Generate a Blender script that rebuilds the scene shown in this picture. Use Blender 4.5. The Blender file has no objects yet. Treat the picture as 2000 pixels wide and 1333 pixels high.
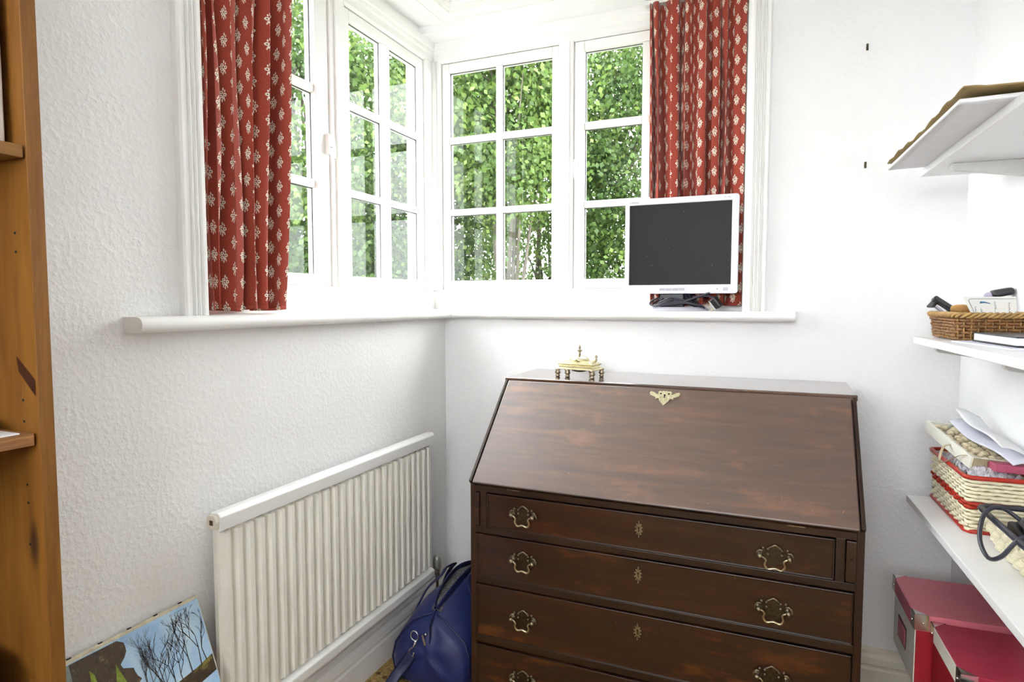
import bpy, bmesh, math, random
import numpy as np
from mathutils import Vector, Matrix, noise as mnoise
PI = math.pi
sc = bpy.context.scene
COL = sc.collection

# ------------------------------------------------------------------ camera
F_PX = 1221.0
YAW, PITCH = math.radians(22.9), math.radians(3.6)
CAM = Vector((1.3376, -2.4144, 1.35))
fw = Vector((-math.sin(YAW)*math.cos(PITCH), math.cos(YAW)*math.cos(PITCH), -math.sin(PITCH)))
rt = Vector((math.cos(YAW), math.sin(YAW), 0))
up = rt.cross(fw)
cd = bpy.data.cameras.new('camera')
cd.sensor_width = 36.0
cd.lens = F_PX/2000*36.0
cd.clip_start = 0.02
cam = bpy.data.objects.new('camera', cd)
COL.objects.link(cam)
M = Matrix((rt, up, -fw)).transposed().to_4x4()
M.translation = CAM
cam.matrix_world = M
sc.camera = cam

# ------------------------------------------------------------------ world / light / exposure
SKY = 7.0
w = bpy.data.worlds.new('overcast_sky'); sc.world = w
w.use_nodes = True
bg = w.node_tree.nodes['Background']
bg.inputs['Color'].default_value = (0.95, 0.975, 1.0, 1)
bg.inputs['Strength'].default_value = SKY
vs = sc.view_settings
vs.view_transform = 'Standard'; vs.look = 'None'; vs.gamma = 1.0; vs.use_curve_mapping = False
vs.exposure = 1.47

# ------------------------------------------------------------------ materials
MATS = {}
def nt(name):
    m = bpy.data.materials.new(name); m.use_nodes = True
    t = m.node_tree; b = t.nodes['Principled BSDF']
    MATS[name] = m
    return m, t, b
def N(t, kind, **kw):
    n = t.nodes.new(kind)
    for k, v in kw.items():
        if k.startswith('i_'):
            key = k[2:]; key = int(key) if key.isdigit() else key
            n.inputs[key].default_value = v
        else: setattr(n, k, v)
    return n
def c4(c): return (c[0], c[1], c[2], 1)
def sRGB(r, g, b):
    f = lambda v: (v/255/12.92) if v/255 <= .04045 else ((v/255+.055)/1.055)**2.4
    return (f(r), f(g), f(b))
def mapping(t, scale=(1, 1, 1), coord='Object', rot=(0, 0, 0)):
    tc = N(t, 'ShaderNodeTexCoord'); mp = N(t, 'ShaderNodeMapping')
    mp.inputs['Scale'].default_value = scale; mp.inputs['Rotation'].default_value = rot
    t.links.new(tc.outputs[coord], mp.inputs['Vector'])
    return mp.outputs['Vector']
def ramp(t, fac, stops):
    r = N(t, 'ShaderNodeValToRGB'); e = r.color_ramp.elements
    while len(e) < len(stops): e.new(0.5)
    for i, (p, c) in enumerate(stops): e[i].position = p; e[i].color = c4(c)
    t.links.new(fac, r.inputs['Fac']); return r.outputs['Color']
def simple(name, col, rough=0.5, metal=0.0, var=0.06, scale=30, bump=0.0, bscale=200, coat=0.0, spec=0.5, stretch=(1, 1, 1), sheen=0.0):
    m, t, b = nt(name)
    v = mapping(t, stretch)
    no = N(t, 'ShaderNodeTexNoise', i_Scale=scale, i_Detail=4.0); t.links.new(v, no.inputs['Vector'])
    lo = tuple(max(0, x*(1-var)) for x in col); hi = tuple(min(1, x*(1+var)) for x in col)
    t.links.new(ramp(t, no.outputs['Fac'], [(0.3, lo), (0.7, hi)]), b.inputs['Base Color'])
    b.inputs['Roughness'].default_value = rough; b.inputs['Metallic'].default_value = metal
    b.inputs['Coat Weight'].default_value = coat; b.inputs['Specular IOR Level'].default_value = spec
    b.inputs['Sheen Weight'].default_value = sheen
    if bump:
        n2 = N(t, 'ShaderNodeTexNoise', i_Scale=bscale, i_Detail=3.0); t.links.new(v, n2.inputs['Vector'])
        bp = N(t, 'ShaderNodeBump', i_Strength=bump, i_Distance=0.002); t.links.new(n2.outputs['Fac'], bp.inputs['Height'])
        t.links.new(bp.outputs['Normal'], b.inputs['Normal'])
    return m
def wall_mat(name, col, strength):
    m, t, b = nt(name)
    v = mapping(t)
    n1 = N(t, 'ShaderNodeTexNoise', i_Scale=75.0, i_Detail=2.0, i_Roughness=0.5); t.links.new(v, n1.inputs['Vector'])
    n2 = N(t, 'ShaderNodeTexNoise', i_Scale=9.0, i_Detail=2.0); t.links.new(v, n2.inputs['Vector'])
    r1 = N(t, 'ShaderNodeMapRange', i_1=0.42, i_2=0.72); t.links.new(n1.outputs['Fac'], r1.inputs[0])
    mu = N(t, 'ShaderNodeMath', operation='MULTIPLY'); t.links.new(r1.outputs[0], mu.inputs[0]); t.links.new(n2.outputs['Fac'], mu.inputs[1])
    bp = N(t, 'ShaderNodeBump', i_Strength=strength, i_Distance=0.006); t.links.new(mu.outputs[0], bp.inputs['Height'])
    t.links.new(bp.outputs['Normal'], b.inputs['Normal'])
    n3 = N(t, 'ShaderNodeTexNoise', i_Scale=2.5, i_Detail=5.0); t.links.new(v, n3.inputs['Vector'])
    t.links.new(ramp(t, n3.outputs['Fac'], [(0.3, tuple(x*.965 for x in col)), (0.62, col)]), b.inputs['Base Color'])
    b.inputs['Roughness'].default_value = 0.75
    b.inputs['Specular IOR Level'].default_value = 0.25
    return m
def wood(name, dark, mid, light, rough, axis='X', scale=1.0, coat=0.0, wear=None, knots=False, bump=0.12, crough=.2, spec=.5):
    m, t, b = nt(name)
    st = {'X': (1.2, 14, 14), 'Y': (14, 1.2, 14), 'Z': (14, 14, 1.2)}[axis]
    v = mapping(t, tuple(s*scale for s in st))
    n1 = N(t, 'ShaderNodeTexNoise', i_Scale=2.2, i_Detail=6.0, i_Roughness=0.6, i_Distortion=0.8); t.links.new(v, n1.inputs['Vector'])
    n2 = N(t, 'ShaderNodeTexNoise', i_Scale=9.0, i_Detail=5.0, i_Roughness=0.7); t.links.new(v, n2.inputs['Vector'])
    mx = N(t, 'ShaderNodeMix', data_type='FLOAT', i_0=0.35); t.links.new(n1.outputs['Fac'], mx.inputs[2]); t.links.new(n2.outputs['Fac'], mx.inputs[3])
    col = ramp(t, mx.outputs[0], [(0.3, dark), (0.5, mid), (0.7, light)])
    if wear:
        v2 = mapping(t, (3, 9, 9) if axis == 'X' else (9, 9, 3))
        n3 = N(t, 'ShaderNodeTexNoise', i_Scale=1.6, i_Detail=7.0, i_Roughness=0.65); t.links.new(v2, n3.inputs['Vector'])
        rr = N(t, 'ShaderNodeMapRange', i_1=0.55, i_2=0.75); t.links.new(n3.outputs['Fac'], rr.inputs[0])
        m2 = N(t, 'ShaderNodeMix', data_type='RGBA'); t.links.new(rr.outputs[0], m2.inputs[0]); t.links.new(col, m2.inputs[6]); m2.inputs[7].default_value = c4(wear)
        col = m2.outputs[2]
        # fine pale scratches
        n4 = N(t, 'ShaderNodeTexNoise', i_Scale=120.0, i_Detail=2.0); v4 = mapping(t, (1, .5, .5)); t.links.new(v4, n4.inputs['Vector'])
        r4 = N(t, 'ShaderNodeMapRange', i_1=0.74, i_2=0.78, i_4=0.5); t.links.new(n4.outputs['Fac'], r4.inputs[0])
        m4 = N(t, 'ShaderNodeMix', data_type='RGBA'); t.links.new(r4.outputs[0], m4.inputs[0]); t.links.new(col, m4.inputs[6]); m4.inputs[7].default_value = c4(tuple(min(1, x*3+.05) for x in light))
        col = m4.outputs[2]
    if knots:
        v5 = mapping(t, (7, 7, 2.2)); vo = N(t, 'ShaderNodeTexVoronoi', i_Scale=1.0); t.links.new(v5, vo.inputs['Vector'])
        r5 = N(t, 'ShaderNodeMapRange', i_1=0.11, i_2=0.04); t.links.new(vo.outputs['Distance'], r5.inputs[0])
        m5 = N(t, 'ShaderNodeMix', data_type='RGBA'); t.links.new(r5.outputs[0], m5.inputs[0]); t.links.new(col, m5.inputs[6]); m5.inputs[7].default_value = c4(tuple(x*.3 for x in dark))
        col = m5.outputs[2]
    t.links.new(col, b.inputs['Base Color'])
    rm = N(t, 'ShaderNodeMapRange', i_3=rough*.8, i_4=rough*1.3); t.links.new(n2.outputs['Fac'], rm.inputs[0]); t.links.new(rm.outputs[0], b.inputs['Roughness'])
    b.inputs['Coat Weight'].default_value = coat; b.inputs['Coat Roughness'].default_value = crough; b.inputs['Coat IOR'].default_value = 1.7; b.inputs['Specular IOR Level'].default_value = spec
    bp = N(t, 'ShaderNodeBump', i_Strength=bump, i_Distance=0.001); t.links.new(n2.outputs['Fac'], bp.inputs['Height']); t.links.new(bp.outputs['Normal'], b.inputs['Normal'])
    return m

WALL = wall_mat('textured_white_wallpaper', (0.87, 0.865, 0.855), 0.32)
WALL2 = wall_mat('smooth_white_wall', (0.87, 0.87, 0.875), 0.18)
CEIL = simple('ceiling_white', (0.88, 0.88, 0.86), 0.8, var=.01)
GLOSS = simple('white_gloss_paint', (0.86, 0.855, 0.83), 0.28, var=.012, scale=12, bump=.02, bscale=30)
CREAM = simple('cream_gloss_paint', (0.72, 0.67, 0.56), 0.35, var=.08, scale=14, bump=.05, bscale=50)
RADM = simple('radiator_enamel', (0.86, 0.84, 0.77), 0.32, var=.02, scale=8)
RADR = simple('radiator_rail_enamel', (0.86, 0.86, 0.84), 0.3, var=.015, scale=8)
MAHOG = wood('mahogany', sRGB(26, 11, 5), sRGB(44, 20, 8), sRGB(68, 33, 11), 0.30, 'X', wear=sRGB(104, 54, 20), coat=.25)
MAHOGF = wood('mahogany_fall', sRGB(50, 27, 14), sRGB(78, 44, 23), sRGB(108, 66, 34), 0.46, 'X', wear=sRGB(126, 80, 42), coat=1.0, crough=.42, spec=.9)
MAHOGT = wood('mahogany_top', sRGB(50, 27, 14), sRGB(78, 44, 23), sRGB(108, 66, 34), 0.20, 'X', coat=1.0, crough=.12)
MAHOGD = wood('mahogany_dark', sRGB(26, 14, 8), sRGB(42, 24, 12), sRGB(62, 36, 18), 0.33, 'X')
MAHOGV = wood('mahogany_side', sRGB(28, 14, 8), sRGB(46, 24, 12), sRGB(66, 37, 17), 0.33, 'Z')
PINE = wood('pine_edge', sRGB(98, 58, 12), sRGB(120, 76, 20), sRGB(138, 94, 32), 0.5, 'Z', scale=1.5)
PINEI = wood('pine_inside', sRGB(98, 58, 12), sRGB(120, 76, 20), sRGB(138, 94, 32), 0.55, 'Z', knots=True)
PINES = wood('pine_shelf', sRGB(104, 66, 26), sRGB(126, 86, 36), sRGB(146, 104, 50), 0.5, 'Y')
BARK = wood('rough_shelf_edge', sRGB(90, 56, 30), sRGB(140, 96, 56), sRGB(190, 140, 80), 0.7, 'Y', scale=3, bump=.6)
BRASS = simple('polished_brass', (0.80, 0.73, 0.47), 0.22, 1.0, var=.1, scale=60)
BRASSO = simple('aged_brass', (0.34, 0.29, 0.20), 0.3, 1.0, var=.35, scale=90)
BRASSL = simple('pale_brass', (0.78, 0.72, 0.5), 0.35, 1.0, var=.15, scale=80)
STEEL = simple('nickel', (0.72, 0.72, 0.7), 0.25, 1.0, var=.1)
BLACKHOLE = simple('keyhole_black', (0.006, 0.006, 0.006), 0.8)
BAGM = simple('blue_nylon', sRGB(24, 36, 90), 0.5, var=.18, scale=220, bump=.15, bscale=600, sheen=.05)
BAGD = simple('blue_nylon_trim', sRGB(18, 26, 72), 0.45, var=.15, scale=300)
BLACK = simple('black_plastic', (0.016, 0.016, 0.018), 0.35, var=.2)
BLACKM = simple('black_matte', (0.008, 0.008, 0.009), 0.6, var=.2)
CABLE = simple('dark_cable', (0.03, 0.03, 0.045), 0.3, var=.2)
SILVER = simple('silver_plastic', sRGB(214, 214, 224), 0.38, var=.02, scale=50)
SILVERD = simple('silver_plastic_grey', sRGB(178, 178, 188), 0.4, var=.02)
SHELFW = simple('white_melamine', (0.86, 0.86, 0.87), 0.35, var=.01)
BRACK = simple('grey_bracket', (0.66, 0.66, 0.63), 0.4, var=.03)
PAPER = simple('white_paper', (0.82, 0.82, 0.84), 0.75, var=.02)
PAPERB = simple('bluish_paper', (0.70, 0.70, 0.80), 0.7, var=.04, scale=6)
KRAFT = simple('kraft_card', sRGB(150, 128, 84), 0.75, var=.12, scale=20)
CARDW = simple('cream_card', (0.76, 0.75, 0.71), 0.6, var=.02)
INK = simple('grey_ink', (0.3, 0.3, 0.31), 0.8)
INKB = simple('blue_ink', sRGB(70, 120, 160), 0.7)
INKD = simple('dark_ink', (0.16, 0.10, 0.12), 0.7)
CRIMSON = simple('crimson_card', sRGB(166, 44, 70), 0.4, var=.1, scale=14)
PINKD = simple('dusty_pink_card', sRGB(204, 112, 126), 0.4, var=.1, scale=9)  # pink lightened to carry the lid's gloss in its colour
REDCARD = simple('red_card', sRGB(160, 26, 42), 0.5, var=.06)
CREAMC = simple('cream_board', (0.80, 0.79, 0.70), 0.5, var=.03)
REDPL = simple('red_lacquer_cane', sRGB(176, 40, 22), 0.35, var=.12, scale=60)
CANE = simple('cream_cane', sRGB(234, 226, 196), 0.4, var=.12, scale=80)
WICK = simple('brown_wicker', sRGB(128, 86, 46), 0.45, var=.5, scale=55)
WICKL = simple('straw_wicker', sRGB(176, 140, 84), 0.45, var=.3, scale=60)
PLUG = simple('brown_plug', sRGB(70, 58, 30), 0.6)
LEATH = simple('black_leather', (0.02, 0.02, 0.024), 0.35, var=.2, bump=.2, bscale=400)
PLATEM = simple('pewter', (0.35, 0.33, 0.28), 0.35, 0.9, var=.2)
PINKP = simple('pink_packet', sRGB(190, 90, 120), 0.4)
BONE = simple('bone_shell', sRGB(214, 200, 168), 0.4, var=.25, scale=90)
WOODL = simple('turned_wood', sRGB(186, 138, 74), 0.45, var=.2, scale=40)
UNDER = simple('canvas_edge', (0.62, 0.56, 0.42), 0.8, var=.2, scale=40)
LINING = simple('patterned_lining', (0.10, 0.10, 0.10), 0.8, var=.9, scale=130)

def make_glass():
    m, t, b = nt('window_glass')
    for n in list(t.nodes):
        if n.type != 'OUTPUT_MATERIAL': t.nodes.remove(n)
    out = [n for n in t.nodes if n.type == 'OUTPUT_MATERIAL'][0]
    tr = N(t, 'ShaderNodeBsdfTransparent', i_Color=(0.96, 0.97, 0.965, 1)); gl = N(t, 'ShaderNodeBsdfGlossy', i_Roughness=0.0)
    fr = N(t, 'ShaderNodeFresnel', i_IOR=1.5)
    ge = N(t, 'ShaderNodeNewGeometry'); mr = N(t, 'ShaderNodeMapRange', i_3=1.5, i_4=1/1.5)   # same reflectance on the way out of the thin pane
    t.links.new(ge.outputs['Backfacing'], mr.inputs[0]); t.links.new(mr.outputs[0], fr.inputs['IOR'])
    mu = N(t, 'ShaderNodeMath', operation='MULTIPLY', i_1=0.24); t.links.new(fr.outputs[0], mu.inputs[0])
    no = N(t, 'ShaderNodeTexNoise', i_Scale=1.2); v = mapping(t); t.links.new(v, no.inputs['Vector'])
    bp = N(t, 'ShaderNodeBump', i_Strength=0.02, i_Distance=0.01); t.links.new(no.outputs['Fac'], bp.inputs['Height']); t.links.new(bp.outputs['Normal'], gl.inputs['Normal'])
    mx = N(t, 'ShaderNodeMixShader'); t.links.new(mu.outputs[0], mx.inputs[0]); t.links.new(tr.outputs[0], mx.inputs[1]); t.links.new(gl.outputs[0], mx.inputs[2])
    t.links.new(mx.outputs[0], out.inputs['Surface'])
    return m
GLASS = make_glass()
def make_plastic_wrap():
    m, t, b = nt('clear_plastic_wrap')
    out = [n for n in t.nodes if n.type == 'OUTPUT_MATERIAL'][0]
    tr = N(t, 'ShaderNodeBsdfTransparent', i_Color=(0.95, 0.94, 0.96, 1))
    b.inputs['Base Color'].default_value = (0.8, 0.78, 0.82, 1); b.inputs['Roughness'].default_value = 0.15
    no = N(t, 'ShaderNodeTexNoise', i_Scale=60.0, i_Detail=3.0); v = mapping(t); t.links.new(v, no.inputs['Vector'])
    rr = N(t, 'ShaderNodeMapRange', i_1=0.3, i_2=0.7, i_3=0.3, i_4=0.85); t.links.new(no.outputs['Fac'], rr.inputs[0])
    mx = N(t, 'ShaderNodeMixShader'); t.links.new(rr.outputs[0], mx.inputs[0]); t.links.new(tr.outputs[0], mx.inputs[1]); t.links.new(b.outputs[0], mx.inputs[2])
    t.links.new(mx.outputs[0], out.inputs['Surface'])
    return m
WRAP = make_plastic_wrap()
def make_screen():
    m, t, b = nt('dusty_dark_screen')
    v = mapping(t)
    n1 = N(t, 'ShaderNodeTexNoise', i_Scale=110.0, i_Detail=1.0); t.links.new(v, n1.inputs['Vector'])
    r1 = N(t, 'ShaderNodeMapRange', i_1=0.74, i_2=0.80); t.links.new(n1.outputs['Fac'], r1.inputs[0])
    t.links.new(ramp(t, r1.outputs[0], [(0, (0.013, 0.0115, 0.0105)), (1, (0.10, 0.10, 0.10))]), b.inputs['Base Color'])
    b.inputs['Roughness'].default_value = 0.45; b.inputs['Specular IOR Level'].default_value = 0.2
    return m
SCREEN = make_screen()
def make_carpet():
    m, t, b = nt('patterned_carpet')
    v = mapping(t, (1, 1, 1), rot=(0, 0, .35))
    vo = N(t, 'ShaderNodeTexVoronoi', i_Scale=26.0, i_Randomness=0.35); t.links.new(v, vo.inputs['Vector'])
    no = N(t, 'ShaderNodeTexNoise', i_Scale=90.0, i_Detail=4.0); t.links.new(v, no.inputs['Vector'])
    c1 = ramp(t, no.outputs['Fac'], [(0.3, sRGB(120, 92, 48)), (0.7, sRGB(192, 160, 104))])
    r = N(t, 'ShaderNodeMapRange', i_1=0.30, i_2=0.20); t.links.new(vo.outputs['Distance'], r.inputs[0])
    mx = N(t, 'ShaderNodeMix', data_type='RGBA'); t.links.new(r.outputs[0], mx.inputs[0]); t.links.new(c1, mx.inputs[6]); mx.inputs[7].default_value = c4(sRGB(84, 60, 30))
    t.links.new(mx.outputs[2], b.inputs['Base Color']); b.inputs['Roughness'].default_value = 0.95
    bp = N(t, 'ShaderNodeBump', i_Strength=0.8, i_Distance=0.004); t.links.new(no.outputs['Fac'], bp.inputs['Height']); t.links.new(bp.outputs['Normal'], b.inputs['Normal'])
    return m
CARPET = make_carpet()

def make_curtain():
    """terracotta cloth with half-drop rows of small white posies; UV is in metres of cloth"""
    m, t, b = nt('terracotta_print_cloth')
    uv = N(t, 'ShaderNodeTexCoord'); sp = N(t, 'ShaderNodeSeparateXYZ'); t.links.new(uv.outputs['UV'], sp.inputs[0])
    def math_(op, a, bb=None, cc=None):
        n = N(t, 'ShaderNodeMath', operation=op)
        for i, x in enumerate((a, bb, cc)):
            if x is None: continue
            if isinstance(x, (int, float)): n.inputs[i].default_value = x
            else: t.links.new(x, n.inputs[i])
        return n.outputs[0]
    CU, CV = 0.034, 0.072
    u = math_('DIVIDE', sp.outputs[0], CU); colf = math_('FLOOR', u); par = math_('FLOORED_MODULO', colf, 2.0)
    fu = math_('MULTIPLY', math_('SUBTRACT', math_('FRACT', u), 0.5), CU)
    sgn = math_('SUBTRACT', math_('MULTIPLY', par, 2.0), 1.0); fu = math_('MULTIPLY', fu, sgn)
    v = math_('ADD', math_('DIVIDE', sp.outputs[1], CV), math_('MULTIPLY', par, 0.5))
    fv = math_('MULTIPLY', math_('SUBTRACT', math_('FRACT', v), 0.5), CV)
    def blob(cx, cy, rx, ry):
        dx = math_('DIVIDE', math_('SUBTRACT', fu, cx), rx); dy = math_('DIVIDE', math_('SUBTRACT', fv, cy), ry)
        return math_('LESS_THAN', math_('ADD', math_('MULTIPLY', dx, dx), math_('MULTIPLY', dy, dy)), 1.0)
    white = [(-.0052, .0005, .0052, .0050), (.0040, .0058, .0044, .0046), (.0042, -.0050, .0050, .0046), (-.0025, -.0085, .0030, .0034),
             (0.0, .0150, .0018, .0042), (-.0045, .0105, .0016, .0036), (.0010, -.0155, .0017, .0046), (.0095, .0010, .0030, .0018), (-.0055, -.0135, .0014, .0030), (.0060, -.0125, .0013, .0032)]
    dark = [(-.0056, .0005, .0018, .0018), (.0042, .0060, .0016, .0016), (.0044, -.0050, .0016, .0016), (0.0, .0, .0014, .0022)]
    W = None
    for q in white: W = blob(*q) if W is None else math_('MAXIMUM', W, blob(*q))
    D = None
    for q in dark: D = blob(*q) if D is None else math_('MAXIMUM', D, blob(*q))
    no = N(t, 'ShaderNodeTexNoise', i_Scale=260.0, i_Detail=2.0); t.links.new(uv.outputs['UV'], no.inputs['Vector'])
    base = ramp(t, no.outputs['Fac'], [(0.3, sRGB(138, 48, 33)), (0.7, sRGB(160, 62, 42))])
    m1 = N(t, 'ShaderNodeMix', data_type='RGBA'); t.links.new(W, m1.inputs[0]); t.links.new(base, m1.inputs[6]); m1.inputs[7].default_value = c4(sRGB(232, 222, 204))
    m2 = N(t, 'ShaderNodeMix', data_type='RGBA'); t.links.new(D, m2.inputs[0]); t.links.new(m1.outputs[2], m2.inputs[6]); m2.inputs[7].default_value = c4(sRGB(74, 40, 34))
    t.links.new(m2.outputs[2], b.inputs['Base Color']); b.inputs['Roughness'].default_value = 0.85
    b.inputs['Sheen Weight'].default_value = 0.15
    return m
CURT = make_curtain()

def make_leaf(name, dark, mid, light):
    m, t, b = nt(name)
    at = N(t, 'ShaderNodeAttribute', attribute_name='tint')
    col = ramp(t, at.outputs['Fac'], [(0.0, dark), (0.55, mid), (1.0, light)])
    t.links.new(col, b.inputs['Base Color']); b.inputs['Roughness'].default_value = 0.45
    b.inputs['Specular IOR Level'].default_value = 0.25
    tr = N(t, 'ShaderNodeBsdfTranslucent'); t.links.new(col, tr.inputs['Color'])
    out = [n for n in t.nodes if n.type == 'OUTPUT_MATERIAL'][0]
    mx = N(t, 'ShaderNodeMixShader', i_0=0.45); t.links.new(b.outputs[0], mx.inputs[1]); t.links.new(tr.outputs[0], mx.inputs[2])
    t.links.new(mx.outputs[0], out.inputs['Surface'])
    return m
LEAF = make_leaf('beech_leaf', (0.022, 0.045, 0.014), (0.064, 0.112, 0.026), (0.155, 0.215, 0.050))
TRUNK = simple('tree_bark', (0.07, 0.06, 0.045), 0.9, var=.4, scale=12)
GRASS = simple('lawn', (0.05, 0.065, 0.03), 0.9, var=.4, scale=6)

# ------------------------------------------------------------------ mesh helpers
ORG = {}          # object name -> (origin in its frame, frame offset, frame angle)
class Frame:
    def __init__(s, o=(0, 0, 0), a=0.0): s.o = Vector(o); s.a = a; s.R = Matrix.Rotation(a, 3, 'Z')
    def w(s, v): return s.o + s.R @ Vector(v)
WORLD = Frame()
def props(o, label=None, cat=None, group=None, kind=None):
    if label: o['label'] = label
    if cat: o['category'] = cat
    if group: o['group'] = group
    if kind: o['kind'] = kind
def thing(name, label, cat, origin, frame=WORLD, group=None, kind=None):
    o = bpy.data.objects.new(name, None); COL.objects.link(o)
    o.empty_display_size = 0.05
    o.location = frame.w(origin); o.rotation_euler = (0, 0, frame.a)
    ORG[o.name] = Vector(origin)
    props(o, label, cat, group, kind)
    return o
class MB:
    def __init__(s): s.v = []; s.f = []; s.uv = None; s.sm = []
    def add(s, vs_, fs, smooth=False):
        b = len(s.v); s.v += [tuple(x) for x in vs_]
        for f in fs: s.f.append(tuple(i+b for i in f)); s.sm.append(smooth)
        return s
    def box(s, x0, x1, y0, y1, z0, z1):
        if x0 > x1: x0, x1 = x1, x0
        if y0 > y1: y0, y1 = y1, y0
        if z0 > z1: z0, z1 = z1, z0
        v = [(x0,y0,z0),(x1,y0,z0),(x1,y1,z0),(x0,y1,z0),(x0,y0,z1),(x1,y0,z1),(x1,y1,z1),(x0,y1,z1)]
        return s.add(v, [(3,2,1,0),(4,5,6,7),(0,1,5,4),(1,2,6,5),(2,3,7,6),(3,0,4,7)])
    def hexa(s, p): # 8 pts: bottom ring 4, top ring 4
        return s.add(p, [(3,2,1,0),(4,5,6,7),(0,1,5,4),(1,2,6,5),(2,3,7,6),(3,0,4,7)])
    def prism(s, poly, axis, a, b, smooth=False):
        n = len(poly)
        def P(q, h): return {'x': (h, q[0], q[1]), 'y': (q[0], h, q[1]), 'z': (q[0], q[1], h)}[axis]
        v = [P(q, a) for q in poly]+[P(q, b) for q in poly]
        i0 = len(s.v); s.v += v
        area = sum(poly[i][0]*poly[(i+1) % n][1]-poly[(i+1) % n][0]*poly[i][1] for i in range(n))
        fl = (area > 0) != (axis == 'y')
        if b < a: fl = not fl
        def put(f, sm): s.f.append(tuple(x+i0 for x in (f if fl else f[::-1]))); s.sm.append(sm)
        put(tuple(range(n))[::-1], False); put(tuple(range(n, 2*n)), False)
        for i in range(n): put((i, (i+1) % n, n+(i+1) % n, n+i), smooth)
        return s
    def tube(s, pts, r, n=8, closed=False, caps=True, squash=None, upv=None):
        P = [Vector(p) for p in pts]; m = len(P)
        if not callable(r): rr = lambda t: r
        else: rr = r
        T = []
        for i in range(m):
            a = P[(i-1) % m] if (closed or i > 0) else P[i]
            b = P[(i+1) % m] if (closed or i < m-1) else P[i]
            d = (b-a); T.append(d.normalized() if d.length > 1e-9 else Vector((0, 0, 1)))
        u0 = Vector(upv) if upv else (Vector((0, 0, 1)) if abs(T[0].z) < .9 else Vector((1, 0, 0)))
        nv = (u0-T[0]*u0.dot(T[0])).normalized()
        verts = []
        for i in range(m):
            if upv: nv = (Vector(upv)-T[i]*Vector(upv).dot(T[i])); nv = nv.normalized() if nv.length > 1e-6 else Vector((1,0,0))
            else: nv = (nv-T[i]*nv.dot(T[i])).normalized()
            bv = T[i].cross(nv); ra = rr(i/max(1, m-1))
            sa, sb = (squash if squash else (1, 1))
            for k in range(n):
                an = 2*PI*k/n; verts.append(P[i]+nv*(ra*sa*math.cos(an))+bv*(ra*sb*math.sin(an)))
        fs = []
        for i in range(m if closed else m-1):
            j = (i+1) % m
            for k in range(n): fs.append((i*n+k, i*n+(k+1) % n, j*n+(k+1) % n, j*n+k))
        s.add(verts, fs, True)
        if caps and not closed:
            b0 = len(s.v)-m*n
            s.f.append(tuple(b0+k for k in range(n))[::-1]); s.sm.append(False)
            s.f.append(tuple(b0+(m-1)*n+k for k in range(n))); s.sm.append(False)
        return s
    def lathe(s, prof, c, axis='z', n=16):
        """prof: list of (radius, height)"""
        c = Vector(c); verts = []
        for r, h in prof:
            for k in range(n):
                a = 2*PI*k/n; x, y = r*math.cos(a), r*math.sin(a)
                verts.append(c+Vector({'z': (x, y, h), 'y': (x, h, -y), 'x': (h, x, y)}[axis]))
        fs = []
        for i in range(len(prof)-1):
            for k in range(n): fs.append((i*n+k, i*n+(k+1) % n, (i+1)*n+(k+1) % n, (i+1)*n+k))
        fs.append(tuple(range(n))[::-1]); fs.append(tuple(range((len(prof)-1)*n, len(prof)*n)))
        return s.add(verts, fs, True)
    def ball(s, c, r, n=10, sq=(1, 1, 1)):
        m = n//2; verts = [(c[0], c[1], c[2]-r*sq[2])]
        for i in range(1, m):
            ph = -PI/2+PI*i/m
            for k in range(n):
                a = 2*PI*k/n; verts.append((c[0]+r*sq[0]*math.cos(ph)*math.cos(a), c[1]+r*sq[1]*math.cos(ph)*math.sin(a), c[2]+r*sq[2]*math.sin(ph)))
        verts.append((c[0], c[1], c[2]+r*sq[2])); L = len(verts)-1; fs = []
        for k in range(n):
            fs.append((0, 1+(k+1) % n, 1+k)); fs.append((L, L-n+k, L-n+(k+1) % n))
        for i in range(m-2):
            for k in range(n): fs.append((1+i*n+k, 1+i*n+(k+1) % n, 1+(i+1)*n+(k+1) % n, 1+(i+1)*n+k))
        return s.add(verts, fs, True)
    def grid(s, nu, nv, fn, smooth=True, flip=False):
        vs_ = [fn(i/(nu-1), j/(nv-1)) for j in range(nv) for i in range(nu)]
        fs = []
        for j in range(nv-1):
            for i in range(nu-1):
                q = (j*nu+i, j*nu+i+1, (j+1)*nu+i+1, (j+1)*nu+i); fs.append(q[::-1] if flip else q)
        return s.add(vs_, fs, smooth)
    def mould(s, path, prof, side=1):
        """profile (offset to the left of travel * side, z) swept along plan path with mitred corners, open path"""
        P = [Vector((p[0], p[1], 0)) for p in path]; m = len(P); n = len(prof); verts = []
        for i in range(m):
            d0 = (P[i]-P[i-1]).normalized() if i > 0 else None
            d1 = (P[i+1]-P[i]).normalized() if i < m-1 else None
            n0 = Vector((-d0.y, d0.x, 0)) if d0 else None; n1 = Vector((-d1.y, d1.x, 0)) if d1 else None
            if n0 is None: nn = n1
            elif n1 is None: nn = n0
            else: nn = (n0+n1)/(1+n0.dot(n1))
            for (o, z) in prof: q = P[i]+nn*(o*side); verts.append((q.x, q.y, z))
        fs = []
        for i in range(m-1):
            for k in range(n): fs.append((i*n+k, i*n+(k+1) % n, (i+1)*n+(k+1) % n, (i+1)*n+k))
        fs.append(tuple(range(n))); fs.append(tuple(range((m-1)*n, m*n))[::-1])
        return s.add(verts, fs)
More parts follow.
